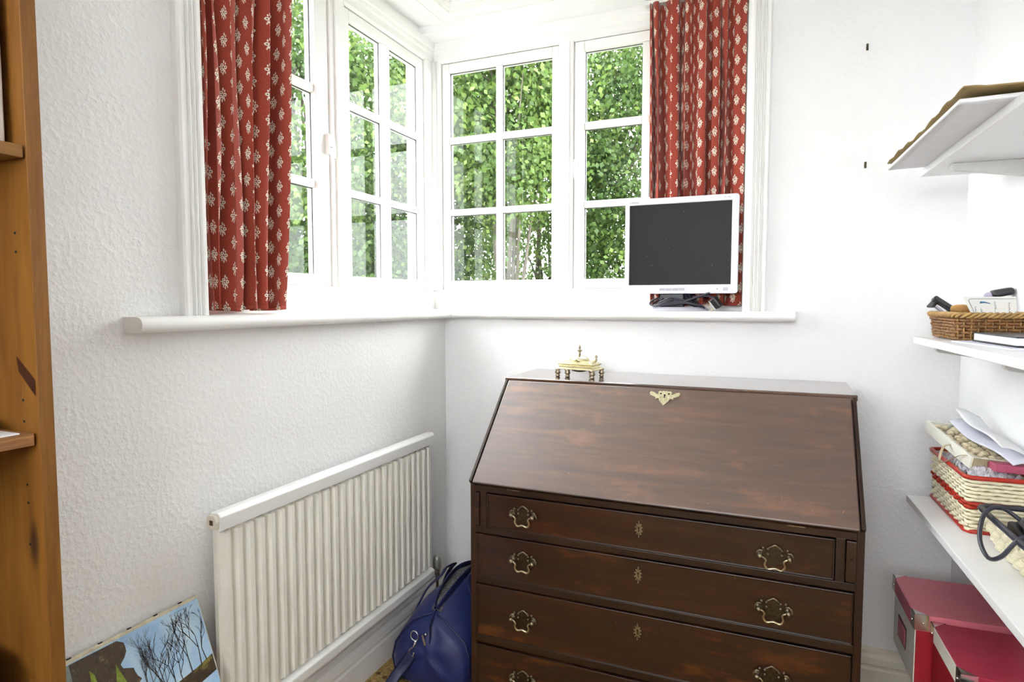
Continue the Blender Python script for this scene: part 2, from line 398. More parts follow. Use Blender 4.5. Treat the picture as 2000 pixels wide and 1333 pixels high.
    def build(s, name, mat, parent=None, frame=WORLD, origin=None, bevel=0, sharp=None, seg=2, label=None, cat=None, group=None, kind=None, solid=0, fix=True):
        org = ORG[parent.name] if parent is not None else Vector(origin if origin is not None else (0, 0, 0))
        me = bpy.data.meshes.new(name)
        me.from_pydata([tuple(Vector(v)-org) for v in s.v], [], s.f)
        me.polygons.foreach_set('use_smooth', s.sm)
        if fix:
            bm = bmesh.new(); bm.from_mesh(me); bmesh.ops.recalc_face_normals(bm, faces=bm.faces); bm.to_mesh(me); bm.free()
        if s.uv:
            l = me.uv_layers.new(name='UVMap')
            for lp in me.loops: l.data[lp.index].uv = s.uv[lp.vertex_index]
        me.materials.append(mat); me.update()
        if sharp is not None: me.set_sharp_from_angle(angle=math.radians(sharp))
        o = bpy.data.objects.new(name, me); COL.objects.link(o)
        if parent is not None: o.parent = parent
        else: o.location = frame.w(org); o.rotation_euler = (0, 0, frame.a)
        ORG[o.name] = org
        if bevel:
            b = o.modifiers.new('bevel', 'BEVEL'); b.width = bevel; b.segments = seg; b.limit_method = 'ANGLE'; b.angle_limit = math.radians(35)
        if solid:
            b = o.modifiers.new('solid', 'SOLIDIFY'); b.thickness = solid; b.offset = 0
        props(o, label, cat, group, kind)
        return o
def clone(o, parent, dloc):
    c = o.copy(); COL.objects.link(c); c.parent = parent; c.location = Vector(dloc); ORG[c.name] = ORG[o.name]
    for ch in list(o.children):
        k = ch.copy(); COL.objects.link(k); k.parent = c; ORG[k.name] = ORG[ch.name]
    return c
def struct(mb, name, mat, label=None, parent=None, **kw):
    return mb.build(name, mat, parent, kind=(None if parent is not None else 'structure'), label=label, **kw)
def fillet_rect(w, h, r, n=5):
    pts = []
    for cx, cy, a0 in ((w/2-r, h/2-r, 0), (-w/2+r, h/2-r, PI/2), (-w/2+r, -h/2+r, PI), (w/2-r, -h/2+r, 1.5*PI)):
        for k in range(n+1): a = a0+PI/2*k/n; pts.append((cx+r*math.cos(a), cy+r*math.sin(a)))
    return pts
def bez(pts, n=10):
    """Catmull-Rom through points"""
    P = [Vector(p) for p in pts]; out = []
    for i in range(len(P)-1):
        p0 = P[max(0, i-1)]; p1 = P[i]; p2 = P[i+1]; p3 = P[min(len(P)-1, i+2)]
        for k in range(n):
            t = k/n; out.append(0.5*((2*p1)+(-p0+p2)*t+(2*p0-5*p1+4*p2-p3)*t*t+(-p0+3*p1-3*p2+p3)*t**3))
    out.append(P[-1]); return out

# ------------------------------------------------------------------ room shell
XR = 1.889; YREAR = -3.9; ZC = 2.62; TH = math.radians(2.34)
RF = Frame((XR, 0, 0), TH)             # frame of the right wall: local x into the wall, local y along it
SILL0, SILL1 = 1.28, 1.316
LY = -1.26; RX = 1.235                 # window opening ends
SOFL, SOFB = 2.537, 2.507              # soffits over the two windows
WT = 0.26
xrear = XR+math.tan(TH)*(-YREAR)
struct(MB().add([(-.3, .3, 0), (-.3, YREAR-.2, 0), (xrear+.3, YREAR-.2, 0), (xrear+.3, .3, 0), (-.3, .3, -.1), (-.3, YREAR-.2, -.1), (xrear+.3, YREAR-.2, -.1), (xrear+.3, .3, -.1)],
       [(0, 1, 2, 3), (7, 6, 5, 4), (0, 4, 5, 1), (1, 5, 6, 2), (2, 6, 7, 3), (3, 7, 4, 0)]), 'floor', CARPET, 'brown patterned carpet on the floor')
struct(MB().box(-.4, xrear+.3, YREAR-.2, .4, ZC, ZC+.1), 'ceiling', CEIL, 'plain white ceiling')
struct(MB().box(-WT, 0, YREAR-.1, WT, 0, SILL0).box(-WT, 0, YREAR-.1, LY, SILL0, ZC).box(-WT, 0, LY, WT, SOFL, ZC), 'wall_left', WALL, 'lumpy white papered wall with the radiator')
struct(MB().box(0, XR+.3, 0, WT, 0, SILL0).box(RX, XR+.3, 0, WT, SILL0, ZC).box(-.14, RX, 0, WT, SOFB, ZC), 'wall_back', WALL2, 'white wall behind the bureau')
struct(MB().box(0, .15, YREAR-.1, .02, 0, ZC), 'wall_right', WALL2, 'white wall carrying the shelves', frame=RF)
struct(MB().box(-.1, .25, YREAR-.12, YREAR, 0, ZC).box(1.75, xrear+.1, YREAR-.12, YREAR, 0, ZC).box(.25, 1.75, YREAR-.12, YREAR, 2.2, ZC).box(.25, 1.75, YREAR-.12, YREAR, 0, 1.45), 'wall_rear', WALL2, 'white wall behind the camera')  # opening added in this unseen wall to let in fill skylight

# cornice
corn = [(0, 2.54), (.06, 2.54), (.06, 2.55), (.068, 2.55), (.068, 2.562), (.078, 2.562), (.078, 2.575), (.10, 2.585), (.12, 2.605), (.12, ZC), (0, ZC)]
struct(MB().mould([(0, YREAR), (0, 0), (XR, 0), (xrear, YREAR)], corn, side=-1), 'trim_1', GLOSS, 'stepped white cornice round the ceiling')
# baseboards
bb = [(0, 0), (.022, 0), (.022, .085), (.018, .092), (.018, .098), (.022, .105), (.020, .125), (.012, .138), (.012, .148), (.005, .157), (0, .157)]
struct(MB().mould([(0, YREAR), (0, 0)], bb, side=-1), 'baseboard_left', GLOSS, 'white moulded skirting board under the radiator')
struct(MB().mould([(.001, 0), (XR, 0)], bb, side=-1), 'baseboard_back', CREAM, 'cream moulded skirting board behind the bureau')
struct(MB().mould([(0, -.03), (0, YREAR)], bb, side=-1), 'baseboard_right', CREAM, 'cream skirting board under the shelves', frame=RF)

# sill (window board) with round nosing, mitred round the corner
def nose(a0, a1, cx, cz, r, n=6): return [(cx+r*math.cos(a0+(a1-a0)*k/n), cz+r*math.sin(a0+(a1-a0)*k/n)) for k in range(n+1)]
sp = [(-.125, SILL0), ]+nose(-PI/2, PI/2, .045, (SILL0+SILL1)/2, (SILL1-SILL0)/2, 8)+[(-.125, SILL1)]
sp2 = [(0.0005, SILL0)]+nose(-PI/2, PI/2, .045, (SILL0+SILL1)/2, (SILL1-SILL0)/2, 8)+[(0.0005, SILL1)]
mb = MB().mould([(0, LY), (0, 0), (RX, 0)], sp, side=-1)
mb.mould([(0, -1.471), (0, LY)], sp2, side=-1).mould([(RX, 0), (1.398, 0)], sp2, side=-1)
struct(mb, 'trim_2', GLOSS, 'rounded white window sill running round the corner', sharp=50)

# reveal linings and architraves
struct(MB().box(-.125, 0, LY-.001, LY+.012, SILL1, SOFL), 'trim_3', GLOSS, 'white lining board of the left window opening')
struct(MB().box(RX-.012, RX+.001, 0, .125, SILL1, SOFB), 'trim_4', GLOSS, 'white lining board of the right window opening')
def arch_profile():
    pts = [(0, 0), (0, .018), (.004, .024), (.012, .024)]
    for c in (.021, .034, .047):
        for k in range(7): a = PI*k/6; pts.append((c-.0052*math.cos(a), .026-.0105*math.sin(a)))
        pts.append((c+.0062, .026))
    pts += [(.060, .026), (.066, .022), (.066, 0)]
    return pts
ap = arch_profile()
struct(MB().prism([(h, LY-.066+s) for s, h in ap], 'z', SILL1, 2.54), 'trim_5', GLOSS, 'fluted white architrave left of the window')
struct(MB().prism([(RX+.066-s, -h) for s, h in ap], 'z', SILL1, 2.54), 'trim_6', GLOSS, 'fluted white architrave right of the window')

# ------------------------------------------------------------------ windows
ROWS = [(1.445, 1.742), (1.769, 2.063), (2.092, 2.378)]
FR = .12
def loc(side, s, d, z):
    """s along the wall, d outwards from the room face"""
    return (-d, s, z) if side == 'L' else (s, d, z)
def lbox(mb, side, s0, s1, d0, d1, z0, z1):
    a = loc(side, s0, d0, z0); b = loc(side, s1, d1, z1)
    return mb.box(a[0], b[0], a[1], b[1], a[2], b[2])
# fixed outer frame: sub-sill upstand, head, corner post, mullions, jambs
mb = MB()
mb.mould([(-FR, LY), (-FR, FR), (RX, FR)], [(0, SILL1), (0, 1.398), (-.006, 1.404), (-.10, 1.404), (-.10, SILL1)], side=-1)
mb.mould([(-FR, LY), (-FR, FR), (RX, FR)], [(0, 2.43), (0, 2.455), (.008, 2.46), (.008, 2.475), (.016, 2.48), (.016, SOFB), (-.10, SOFB), (-.10, 2.42), (-.008, 2.42)], side=-1)
mb.box(-.22, -FR, LY, FR, SOFB-.001, SOFL)
wf = struct(mb, 'trim_7', GLOSS, 'white window frame sill and head meeting in the corner')
mb = MB().box(-.22, -FR, .05, .22, 1.40, 2.425).box(-.22, -.082, FR, .22, 1.40, 2.425)
mb.tube([(-FR+.004, FR-.004, 1.40), (-FR+.004, FR-.004, 2.425)], .014, 12)
struct(mb, 'trim_8', GLOSS, 'white rounded post in the window corner')
struct(lbox(lbox(MB(), 'L', -.598, -.512, FR, .21, 1.40, 2.425), 'L', -.575, -.53, FR-.008, FR+.001, 1.40, 2.425), 'trim_9', GLOSS, 'white mullion between the left windows', bevel=.004)
struct(lbox(lbox(MB(), 'R', .478, .542, FR, .21, 1.40, 2.425), 'R', .492, .528, FR-.008, FR+.001, 1.40, 2.425), 'trim_10', GLOSS, 'white mullion between the right windows', bevel=.004)
struct(lbox(MB(), 'L', LY+.012, -1.192, FR, .21, 1.40, 2.425), 'trim_11', GLOSS, 'white window jamb behind the left curtain')
struct(lbox(MB(), 'R', 1.142, RX-.012, FR, .21, 1.40, 2.425), 'trim_12', GLOSS, 'white window jamb behind the right curtain')

def sash(name, label, side, s0, cols, s1, d0, ztop=2.418, zbot=1.406):
    """casement or fixed light: frame, glazing bars, panes"""
    o = loc(side, (s0+s1)/2, d0, zbot)
    t = thing(name, label, None, o, kind='structure')
    z0, z1 = ROWS[0][0], ROWS[-1][1]; g0, g1 = cols[0][0], cols[-1][1]; dg = .150
    m = MB()
    def rail(a0, a1, b0, b1): lbox(m, side, a0, a1, d0, d0+.045, b0, b1)
    rail(s0, g0, zbot, ztop); rail(g1, s1, zbot, ztop); rail(g0, g1, zbot, z0); rail(g0, g1, z1, ztop)
    m.build('sash_frame', GLOSS, t, bevel=.004)
    for i in range(len(cols)-1):
        lbox(MB(), side, cols[i][1], cols[i+1][0], d0+.004, d0+.040, z0, z1).build('glazing_bar', GLOSS, t, bevel=.004)
    for j in range(len(ROWS)-1):
        for (a, b) in cols:
            lbox(MB(), side, a, b, d0+.006, d0+.040, ROWS[j][1], ROWS[j+1][0]).build('glazing_bar', GLOSS, t, bevel=.004)
    for (za, zb) in ROWS:
        for (a, b) in cols:
            lbox(MB(), side, a-.003, b+.003, dg, dg+.0008, za-.003, zb+.003).build('pane', GLASS, t)
            # dark putty line round the glass
            k = MB(); e = .0035
            lbox(k, side, a, a+e, dg-.003, dg, za, zb); lbox(k, side, b-e, b, dg-.003, dg, za, zb); lbox(k, side, a, b, dg-.003, dg, zb-e, zb)
            k.build('putty', PUTTY, t)
    return t
PUTTY = simple('dark_putty', (0.10, 0.10, 0.10), 0.8)
w1 = sash('window_1', 'fixed six-pane window left of the corner post', 'L', -.508, [(-.475, -.267), (-.208, .010)], .048, .130)
w2 = sash('window_2', 'casement window partly behind the left curtain', 'L', -1.19, [(-1.155, -.925), (-.897, -.67)], -.602, .126)
w3 = sash('window_3', 'fixed six-pane window right of the corner post', 'R', -.080, [(-.047, .184), (.213, .445)], .475, .130)
w4 = sash('window_4', 'casement window partly behind the right curtain and monitor', 'R', .546, [(.587, .825), (.853, 1.09)], 1.14, .126)
# casement latches
def latch(par, side, s, z):
    m = MB(); lbox(m, side, s-.008, s+.008, .112, .127, z-.035, z+.035); lbox(m, side, s-.006, s+.012, .098, .113, z-.012, z+.012)
    p = [loc(side, s, .104, z+.01), loc(side, s+.006, .098, z-.02), loc(side, s+.004, .098, z-.05)]
    m.tube(p, .006, 8)
    m.build('latch', GLOSS, par, bevel=.002)
latch(w2, 'L', -.615, 1.90)
latch(w4, 'R', .556, 1.905)
m = MB()
for dz in (.02, .004, -.022): m.ball((.553, .118, 1.905+dz), .006, 8)
m.build('worn_latch_mark', BLACKM, w4)

# ------------------------------------------------------------------ curtains
def curtain(name, label, side, s0t, s1t, s0b, s1b, zb, zt, d, nf, amp, seed):
    rnd = random.Random(seed)
    NU, NV = 240, 44
    ph = [rnd.uniform(-.35, .35) for _ in range(nf+2)]
    am = [rnd.uniform(.65, 1.15) for _ in range(nf+2)]
    m = MB(); m.uv = []
    dens = 2.0                                # cloth length per hung length
    L = (s1b-s0b)*dens
    def fold(u):
        x = u*nf; k = int(x); f = x-k
        a = am[min(k, nf)]*(1-f)+am[min(k+1, nf+1)]*f
        g = math.sin(2*PI*(x+ph[min(k, nf)]*(1-f)+ph[min(k+1, nf+1)]*f))
        return a*(2*((g+1)/2)**2.0-1)
    for j in range(NV):
        h = j/(NV-1); z = zb+(zt-zb)*h
        a = amp*(1.0-.45*h**2.0)
        s0 = s0b+(s0t-s0b)*h; s1 = s1b+(s1t-s1b)*h
        for i in range(NU):
            u = i/(NU-1)
            wob = .05*math.sin(5*u+2.2*h*3)*h
            fo = fold(min(1, max(0, u+.012*math.sin(7*h+9*u))))
            s_ = s0+(s1-s0)*(u+.13/nf*math.sin(2*PI*u*nf*2+.6)*(1-h*.3))
            dd = d+a*fo+.006*math.sin(9*u+6*h)*(1-h)+.006*h*math.sin(31*u+3)
            zz = z+(.004*math.sin(4*u*PI) if j == 0 else 0)
            m.v.append(loc(side, s_, dd, zz))
    j0 = NV//4; arc = [0.0]
    for i in range(1, NU): arc.append(arc[-1]+math.dist(m.v[j0*NU+i], m.v[j0*NU+i-1]))
    for j in range(NV):
        for i in range(NU): m.uv.append((arc[i], zb+(zt-zb)*j/(NV-1)))
    for j in range(NV-1):
        for i in range(NU-1):
            m.f.append((j*NU+i, j*NU+i+1, (j+1)*NU+i+1, (j+1)*NU+i)); m.sm.append(True)
    cx = (s0b+s1b)/2
    o = thing(name, label, 'curtain', loc(side, cx, d, zb), group='terracotta curtains')
    m.build('cloth', CURT, o, solid=.0015, fix=False)
    # hem band
    hm = MB(); hm.uv = []
    for j in range(2):
        for i in range(NU):
            p = m.v[i]; q = Vector(p); off = Vector(loc(side, 0, -.0016, 0)); q = q+off; q.z = p[2]+(0 if j == 0 else .012)
            hm.v.append(tuple(q)); hm.uv.append((m.uv[i][0], m.uv[i][1]+.012*j))
    for i in range(NU-1): hm.f.append((i, i+1, NU+i+1, NU+i)); hm.sm.append(True)
    hm.build('hem', CURT, o, solid=.001, fix=False)
    lbox(MB(), side, min(s0t, s0b)-.02, max(s1t, s1b)+.01, d-.006, d+.006, zt, zt+.016).build('rail', GLOSS, o)
    return o
curtain('curtain', 'red floral curtain hanging left, beside the papered wall', 'L', -1.225, -.868, -1.218, -.957, 1.327, 2.515, .060, 5, .046, 3)
curtain('curtain', 'red floral curtain hanging right, behind the flat monitor', 'R', .862, 1.212, .880, 1.214, 1.338, 2.488, .076, 7, .038, 8)

# ------------------------------------------------------------------ bureau
XL, XRD = .44, 1.56; ZT = 1.076; YB = -.018; YT = -.345; YF = -.650; ZF = .777; YBODY = -.635
bu = thing('bureau', 'dark mahogany fall-front bureau with brass drawer handles', 'desk', ((XL+XRD)/2, -.33, 0))
side_poly = [(YB, .0), (YBODY, 0), (YBODY, ZF-.012), (YT-.004, ZT-.022), (YB, ZT-.022)]
for xa, xb in ((XL, XL+.018), (XRD-.018, XRD)):
    MB().prism(side_poly, 'x', xa, xb).build('side_panel', MAHOGV, bu, bevel=.0015)
MB().box(XL+.018, XRD-.018, YB-.012, YB, .05, ZT-.022).build('back_panel', MAHOGD, bu)
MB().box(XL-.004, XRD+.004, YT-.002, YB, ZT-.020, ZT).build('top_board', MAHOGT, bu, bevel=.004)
# fall front, 45 degree slope with lipped edge
dy, dz = YF-YT, ZF-ZT; Ls = math.hypot(dy, dz); ty, tz = dy/Ls, dz/Ls; ny, nz = tz, -ty    # tangent down the slope, outward normal
if nz < 0: ny, nz = -ny, -nz
def fall(s, h, x): return (x, YT+ty*s+ny*h, ZT+tz*s+nz*h)
def fbox(mb, x0, x1, s0, s1, h0, h1):
    return mb.hexa([fall(s0, h0, x0), fall(s0, h0, x1), fall(s1, h0, x1), fall(s1, h0, x0), fall(s0, h1, x0), fall(s0, h1, x1), fall(s1, h1, x1), fall(s1, h1, x0)])
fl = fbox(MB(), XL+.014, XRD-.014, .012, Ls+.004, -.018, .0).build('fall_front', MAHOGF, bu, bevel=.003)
for x0, x1 in ((XL, XL+.010), (XRD-.010, XRD)):
    fbox(MB(), x0, x1, .006, Ls, -.02, -.002).build('edge_bead', MAHOGD, bu, bevel=.002)
fbox(MB(), XL+.016, XRD-.016, Ls-.002, Ls+.006, -.016, -.001).build('bottom_lip', MAHOGD, fl, bevel=.002)
# carcass front: stiles, rails
for x0, x1 in ((XL+.018, XL+.0195), (XRD-.0195, XRD-.018)): MB().box(x0, x1, YBODY, YBODY+.02, .03, .75).build('stile', MAHOGD, bu)
rails = [(.741, .768), (.606, .626), (.440, .463), (.240, .262), (.03, .06)]
for z0, z1 in rails: MB().box(XL+.018, XRD-.018, YBODY+.001, YBODY+.03, z0, z1).build('rail', MAHOGD, bu, bevel=.001)
for x0, x1 in ((XL+.034, XL+.056), (XRD-.066, XRD-.044)): MB().box(x0, x1, YBODY+.001, YBODY+.03, .626, .741).build('stile', MAHOGD, bu, bevel=.001)
MB().box(XL+.018, XRD-.018, YBODY+.03, YBODY+.034, .03, .76).build('gap_shade_sheet', BLACKM, bu)  # black sheet put in as shade behind the drawer gaps
# lopers that carry the open fall
for x0, x1 in ((XL+.012, XL+.032), (XRD-.042, XRD-.018)):
    lp = MB().box(x0, x1, YBODY-.004, YBODY+.2, .630, .738).build('loper', MAHOG, bu, bevel=.002)
    MB().lathe([(.0005, -.0015), (.0035, -.001), (.004, .0)], ((x0+x1)/2, YBODY-.004, .69), 'y', 10).build('loper_hole', BLACKHOLE, lp)
# hinges and a paper slip under the fall
for x in (.59, 1.40): MB().box(x-.022, x+.022, YBODY-.0015, YBODY+.004, .757, .765).build('hinge', BRASSO, bu)
MB().box(.70, .79, YBODY-.003, YBODY-.001, .764, .767).build('paper_slip', PAPER, bu)
# bracket feet and plinth
for x0, x1 in ((XL, XL+.14), (XRD-.14, XRD)): MB().box(x0, x1, YBODY-.006, YBODY+.1, 0, .05).build('bracket_foot', MAHOGD, bu, bevel=.004)

def plate_outline(wd, ht):
    """batwing backplate half outline, mirrored"""
    half = [(0, .50), (.05, .47), (.11, .40), (.17, .38), (.20, .27), (.15, .19), (.20, .12), (.28, .16), (.30, .28), (.33, .36), (.37, .31), (.35, .24), (.42, .20), (.49, .10), (.50, -.04), (.44, -.10),
            (.38, -.02), (.34, .02), (.30, -.08), (.25, -.16), (.22, -.30), (.17, -.38), (.10, -.36), (.05, -.43), (0, -.48)]
    pts = [(x*wd, z*ht) for x, z in half]
    return pts+[(-x, z) for x, z in pts[-2:0:-1]]
def handle(par, x, z, y, wd=.088, ht=.062):
    m = MB(); m.prism([(x+a, z+b) for a, b in plate_outline(wd, ht)], 'y', y, y-.0016)
    m.build('handle_plate', BRASSD, par)
    m = MB()
    for sx in (-1, 1):
        m.lathe([(.0075, 0), (.0075, -.003), (.004, -.004), (.004, -.014), (.0062, -.016), (.0062, -.020), (.002, -.0225)], (x+sx*wd*.40, y-.001, z+.04*ht), 'y', 10)
        p = bez([(x+sx*wd*.34, y-.006, z+.22*ht), (x+sx*wd*.42, y-.007, z+.24*ht), (x+sx*wd*.49, y-.007, z+.12*ht), (x+sx*wd*.50, y-.006, z-.03*ht)], 5); m.tube(p, .0022, 6)
        m.ball((x+sx*wd*.33, y-.006, z+.34*ht), .0035, 8); m.ball((x+sx*wd*.19, y-.004, z+.10*ht), .003, 8); m.ball((x+sx*wd*.19, y-.004, z+.30*ht), .003, 8)
    p = bez([(x-wd*.17, y-.004, z+.36*ht), (x-.06*wd, y-.005, z+.47*ht), (x, y-.005, z+.51*ht), (x+.06*wd, y-.005, z+.47*ht), (x+wd*.17, y-.004, z+.36*ht)], 4); m.tube(p, .002, 6)
    m.build('handle_studs', BRASSO, par)
    p = bez([(x-wd*.40, y-.018, z+.04*ht), (x-wd*.30, y-.018, z-.0*ht), (x-wd*.24, y-.017, z-.12*ht), (x-wd*.27, y-.014, z-.32*ht), (x-wd*.18, y-.012, z-.50*ht), (x, y-.012, z-.44*ht),
             (x+wd*.18, y-.012, z-.50*ht), (x+wd*.27, y-.014, z-.32*ht), (x+wd*.24, y-.017, z-.12*ht), (x+wd*.30, y-.018, z), (x+wd*.40, y-.018, z+.04*ht)], 6)
    MB().tube(p, lambda t: .0018+.0014*math.sin(PI*t), 8).build('handle_bail', BRASSB, par)
BRASSD = simple('dark_brass_plate', (0.075, 0.058, 0.036), 0.45, 1.0, var=.4, scale=120)
BRASSB = simple('worn_brass_bail', (0.62, 0.54, 0.36), 0.28, 1.0, var=.2, scale=80)
def escutcheon(par, x, z, y):
    m = MB(); out = []
    for k in range(40):
        a = 2*PI*k/40; r = 1+.16*math.cos(a*10); out.append((x+.0085*r*math.sin(a), z+.0155*r*math.cos(a)))
    m.prism(out, 'y', y, y-.0016)
    for k in range(10):
        a = 2*PI*k/10; m.ball((x+.0100*math.sin(a), y-.002, z+.0175*math.cos(a)), .0023, 6)
    m.ball((x, y-.002, z+.022), .0022, 6); m.ball((x, y-.002, z-.0225), .0022, 6)
    e = m.build('escutcheon', BRASSO, par)
    k = MB(); k.prism([(x+.0026*math.cos(2*PI*i/10), z+.004+.0030*math.sin(2*PI*i/10)) for i in range(10)], 'y', y-.0005, y-.0022); k.box(x-.0013, x+.0013, y-.0022, y-.0005, z-.008, z+.003)
    k.build('keyhole', BLACKHOLE, par)
drw = [(XL+.058, XRD-.066, .627, .740), (XL+.020, XRD-.020, .464, .605), (XL+.020, XRD-.020, .263, .439), (XL+.020, XRD-.020, .062, .238)]
hz = [.682, .536, .347, .150]; ez = [.696, .560, .389, .195]
for i, (x0, x1, z0, z1) in enumerate(drw):
    e = .0025
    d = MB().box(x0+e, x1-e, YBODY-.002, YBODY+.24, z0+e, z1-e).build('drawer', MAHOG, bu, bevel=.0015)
    b = MB(); yb0, yb1 = YBODY-.0055, YBODY
    b.box(x0+e, x1-e, yb0, yb1, z1-e-.004, z1-e).box(x0+e, x1-e, yb0, yb1, z0+e, z0+e+.004).box(x0+e, x0+e+.004, yb0, yb1, z0+e, z1-e).box(x1-e-.004, x1-e, yb0, yb1, z0+e, z1-e)
    b.build('cock_bead', MAHOGD, d, bevel=.0015)
    handle(d, .626, hz[i], YBODY-.002); handle(d, 1.350, hz[i]-.013, YBODY-.002, .092, .064)
    escutcheon(d, .986, ez[i]-.004, YBODY-.002)
# lock plate on the fall: pierced batwing escutcheon lying on the slope
m = MB(); pw, phh = .098, .062; cx, cs = 1.012, .052
half = [(0, .42), (.05, .45), (.12, .40), (.17, .44), (.22, .36), (.20, .24), (.26, .22), (.36, .34), (.46, .38), (.50, .28), (.46, .14), (.36, .06), (.28, .02), (.30, -.10), (.24, -.06), (.18, -.04), (.16, -.18), (.08, -.34), (0, -.50)]
outl = half+[(-a, b) for a, b in half[-2:0:-1]]
vs_ = []
for h in (.0005, .0025): vs_ += [fall(cs-b*phh, h, cx+a*pw) for a, b in outl]
n = len(outl)
m.add(vs_, [tuple(range(n))[::-1], tuple(range(n, 2*n))]+[(i, (i+1) % n, n+(i+1) % n, n+i) for i in range(n)])
for a, b in ((-.44, .27), (.44, .27), (-.14, .02), (.14, .02)): m.ball(fall(cs-b*phh, .003, cx+a*pw), .003, 8)
lk = m.build('lock_plate', BRASSL, fl)
m = MB()
for a, b, r in ((0, .16, .0036), (0, .08, .0022), (-.13, .25, .0034), (.13, .25, .0034), (.0, .02, .0025)):
    c = [fall(cs-b*phh+r*math.sin(2*PI*k/10), .0032, cx+a*pw+r*math.cos(2*PI*k/10)) for k in range(10)]; m.add(c, [tuple(range(10))])
m.build('keyhole', BLACKHOLE, fl)

# ------------------------------------------------------------------ brass inkstand on the bureau
IF = Frame((.680, -.222, 0), math.radians(-9))
ik = thing('inkstand', 'small brass casket inkstand with finials on the bureau top', 'ornament', (0, 0, ZT), IF)
m = MB()
hw, hd = .066, .036
for z0, z1, k0, k1 in ((.030, .034, 1.16, 1.12), (.034, .042, .98, .98), (.042, .048, .96, 1.06), (.048, .051, 1.06, 1.0), (.051, .060, .95, .72)):
    a, b = hw*k0, hd*k0+.003; c, d2 = hw*k1, hd*k1+.003
    m.hexa([(-a, -b, ZT+z0), (a, -b, ZT+z0), (a, b, ZT+z0), (-a, b, ZT+z0), (-c, -d2, ZT+z1), (c, -d2, ZT+z1), (c, d2, ZT+z1), (-c, d2, ZT+z1)])
m.build('casket', BRASS, ik, bevel=.001)
m = MB(); a, b = hw*1.15, hd*1.2
for k in range(22): m.ball((-a+2*a*k/21, -b, ZT+.030), .0030, 6); m.ball((-a+2*a*k/21, b, ZT+.030), .0030, 6)
for k in range(12): m.ball((a, -b+2*b*k/11, ZT+.030), .0030, 6); m.ball((-a, -b+2*b*k/11, ZT+.030), .0030, 6)
m.build('scalloped_edge', BRASS, ik)
lid = MB().lathe([(.030, .056), (.034, .060), (.036, .064), (.032, .068), (.022, .074), (.012, .078), (.008, .079)], (0, 0, ZT), 'z', 20).build('lid', BRASS, ik)
MB().lathe([(.004, .078), (.003, .086), (.0035, .090), (.009, .096), (.010, .098), (.004, .099), (.003, .102), (.0045, .106), (.0045, .108), (.002, .112), (.0005, .118)], (0, 0, ZT), 'z', 12).build('finial', BRASSO, lid)
for sx, sy in ((-1, -1), (1, -1), (1, 1), (-1, 1), (-.42, -1), (.42, 1)):
    MB().lathe([(.004, 0), (.0085, .002), (.009, .006), (.005, .009), (.010, .013), (.011, .018), (.007, .023), (.010, .027), (.007, .031)], (sx*hw*1.05, sy*hd*1.1, ZT), 'z', 10).build('foot', BRASSO, ik)
MB().lathe([(.003, .050), (.0025, .058), (.005, .062), (.002, .066), (.0055, .072), (.001, .080)], (.052, .030, ZT), 'z', 10).build('small_finial', BRASSO, ik)
MB().lathe([(.012, .018), (.028, .022), (.028, .031)], (0, 0, ZT), 'z', 16).build('well', BRASSO, ik)

# ------------------------------------------------------------------ radiator
ra = thing('radiator', 'white fluted panel radiator under the left window', 'radiator', (.06, -.77, .224))
RY0, RY1, RZ0, RZ1 = -1.300, -.245, .224, .826; RXF = .080
nfl = 27; prof = []
for i in range(nfl):
    y0 = RY0+.010+(RY1-RY0-.020)*i/nfl; wd = (RY1-RY0-.020)/nfl
    prof += [(y0, .055), (y0+wd*.20, .055), (y0+wd*.36, .076), (y0+wd*.70, .076), (y0+wd*.86, .055)]
prof.append((RY1-.010, .055))
m = MB(); zs = [RZ0+.030, RZ0+.050, RZ0+.058, RZ1-.058, RZ1-.050]
vs_ = []
for k, z in enumerate(zs):
    for (y, x) in prof: vs_.append((x if k in (2, 3) else .058, y, z))
P = len(prof); fs = [(k*P+i, k*P+i+1, (k+1)*P+i+1, (k+1)*P+i) for k in range(len(zs)-1) for i in range(P-1)]
m.add(vs_, fs); m.box(.046, .0575, RY0+.010, RY1-.010, RZ0+.03, RZ1-.05)
m.build('fluted_panel', RADM, ra)
hexp = [(.046, RZ1-.046), (.080, RZ1-.048), (.084, RZ1-.010), (.074, RZ1), (.052, RZ1), (.044, RZ1-.012)]
MB().prism(hexp, 'y', RY0, RY1).build('top_rail', RADR, ra, bevel=.003)
MB().prism([(.046, RZ0), (.076, RZ0), (.080, RZ0+.010), (.080, RZ0+.034), (.060, RZ0+.044), (.046, RZ0+.040)], 'y', RY0, RY1).build('bottom_rail', RADR, ra, bevel=.003)
m = MB().prism([(.047, RZ1-.040), (.080, RZ1-.040), (.083, RZ1-.020), (.074, RZ1-.004), (.052, RZ1-.004), (.045, RZ1-.020)], 'y', RY0, RY0-.010)
pl_ = m.build('end_plug', CREAM, ra, bevel=.002)
MB().box(.060, .070, RY0-.0115, RY0-.0095, RZ1-.028, RZ1-.016).build('plug_socket', PLUG, pl_)
for y in (-1.12, -.42): MB().box(.0005, .047, y-.015, y+.015, .40, .70).build('wall_bracket', RADM, ra)
va = thing('radiator_valve', 'tarnished radiator valve beside the blue bag', 'valve', (.062, -.185, .0))
MB().lathe([(.006, .0), (.006, .19), (.010, .20), (.010, .225), (.013, .23), (.013, .238)], (.062, -.195, 0), 'z', 12).build('pipe', BRASSO, va)
MB().lathe([(.010, .238), (.016, .242), (.017, .262), (.016, .285), (.012, .294), (.004, .296)], (.062, -.195, 0), 'z', 14).build('knob', simple('grey_knob', (.45, .44, .40), .35, .6, var=.2), va)
MB().tube([(.062, -.195, .228), (.062, -.245, .242)], .010, 10).build('coupling', BRASSO, va)

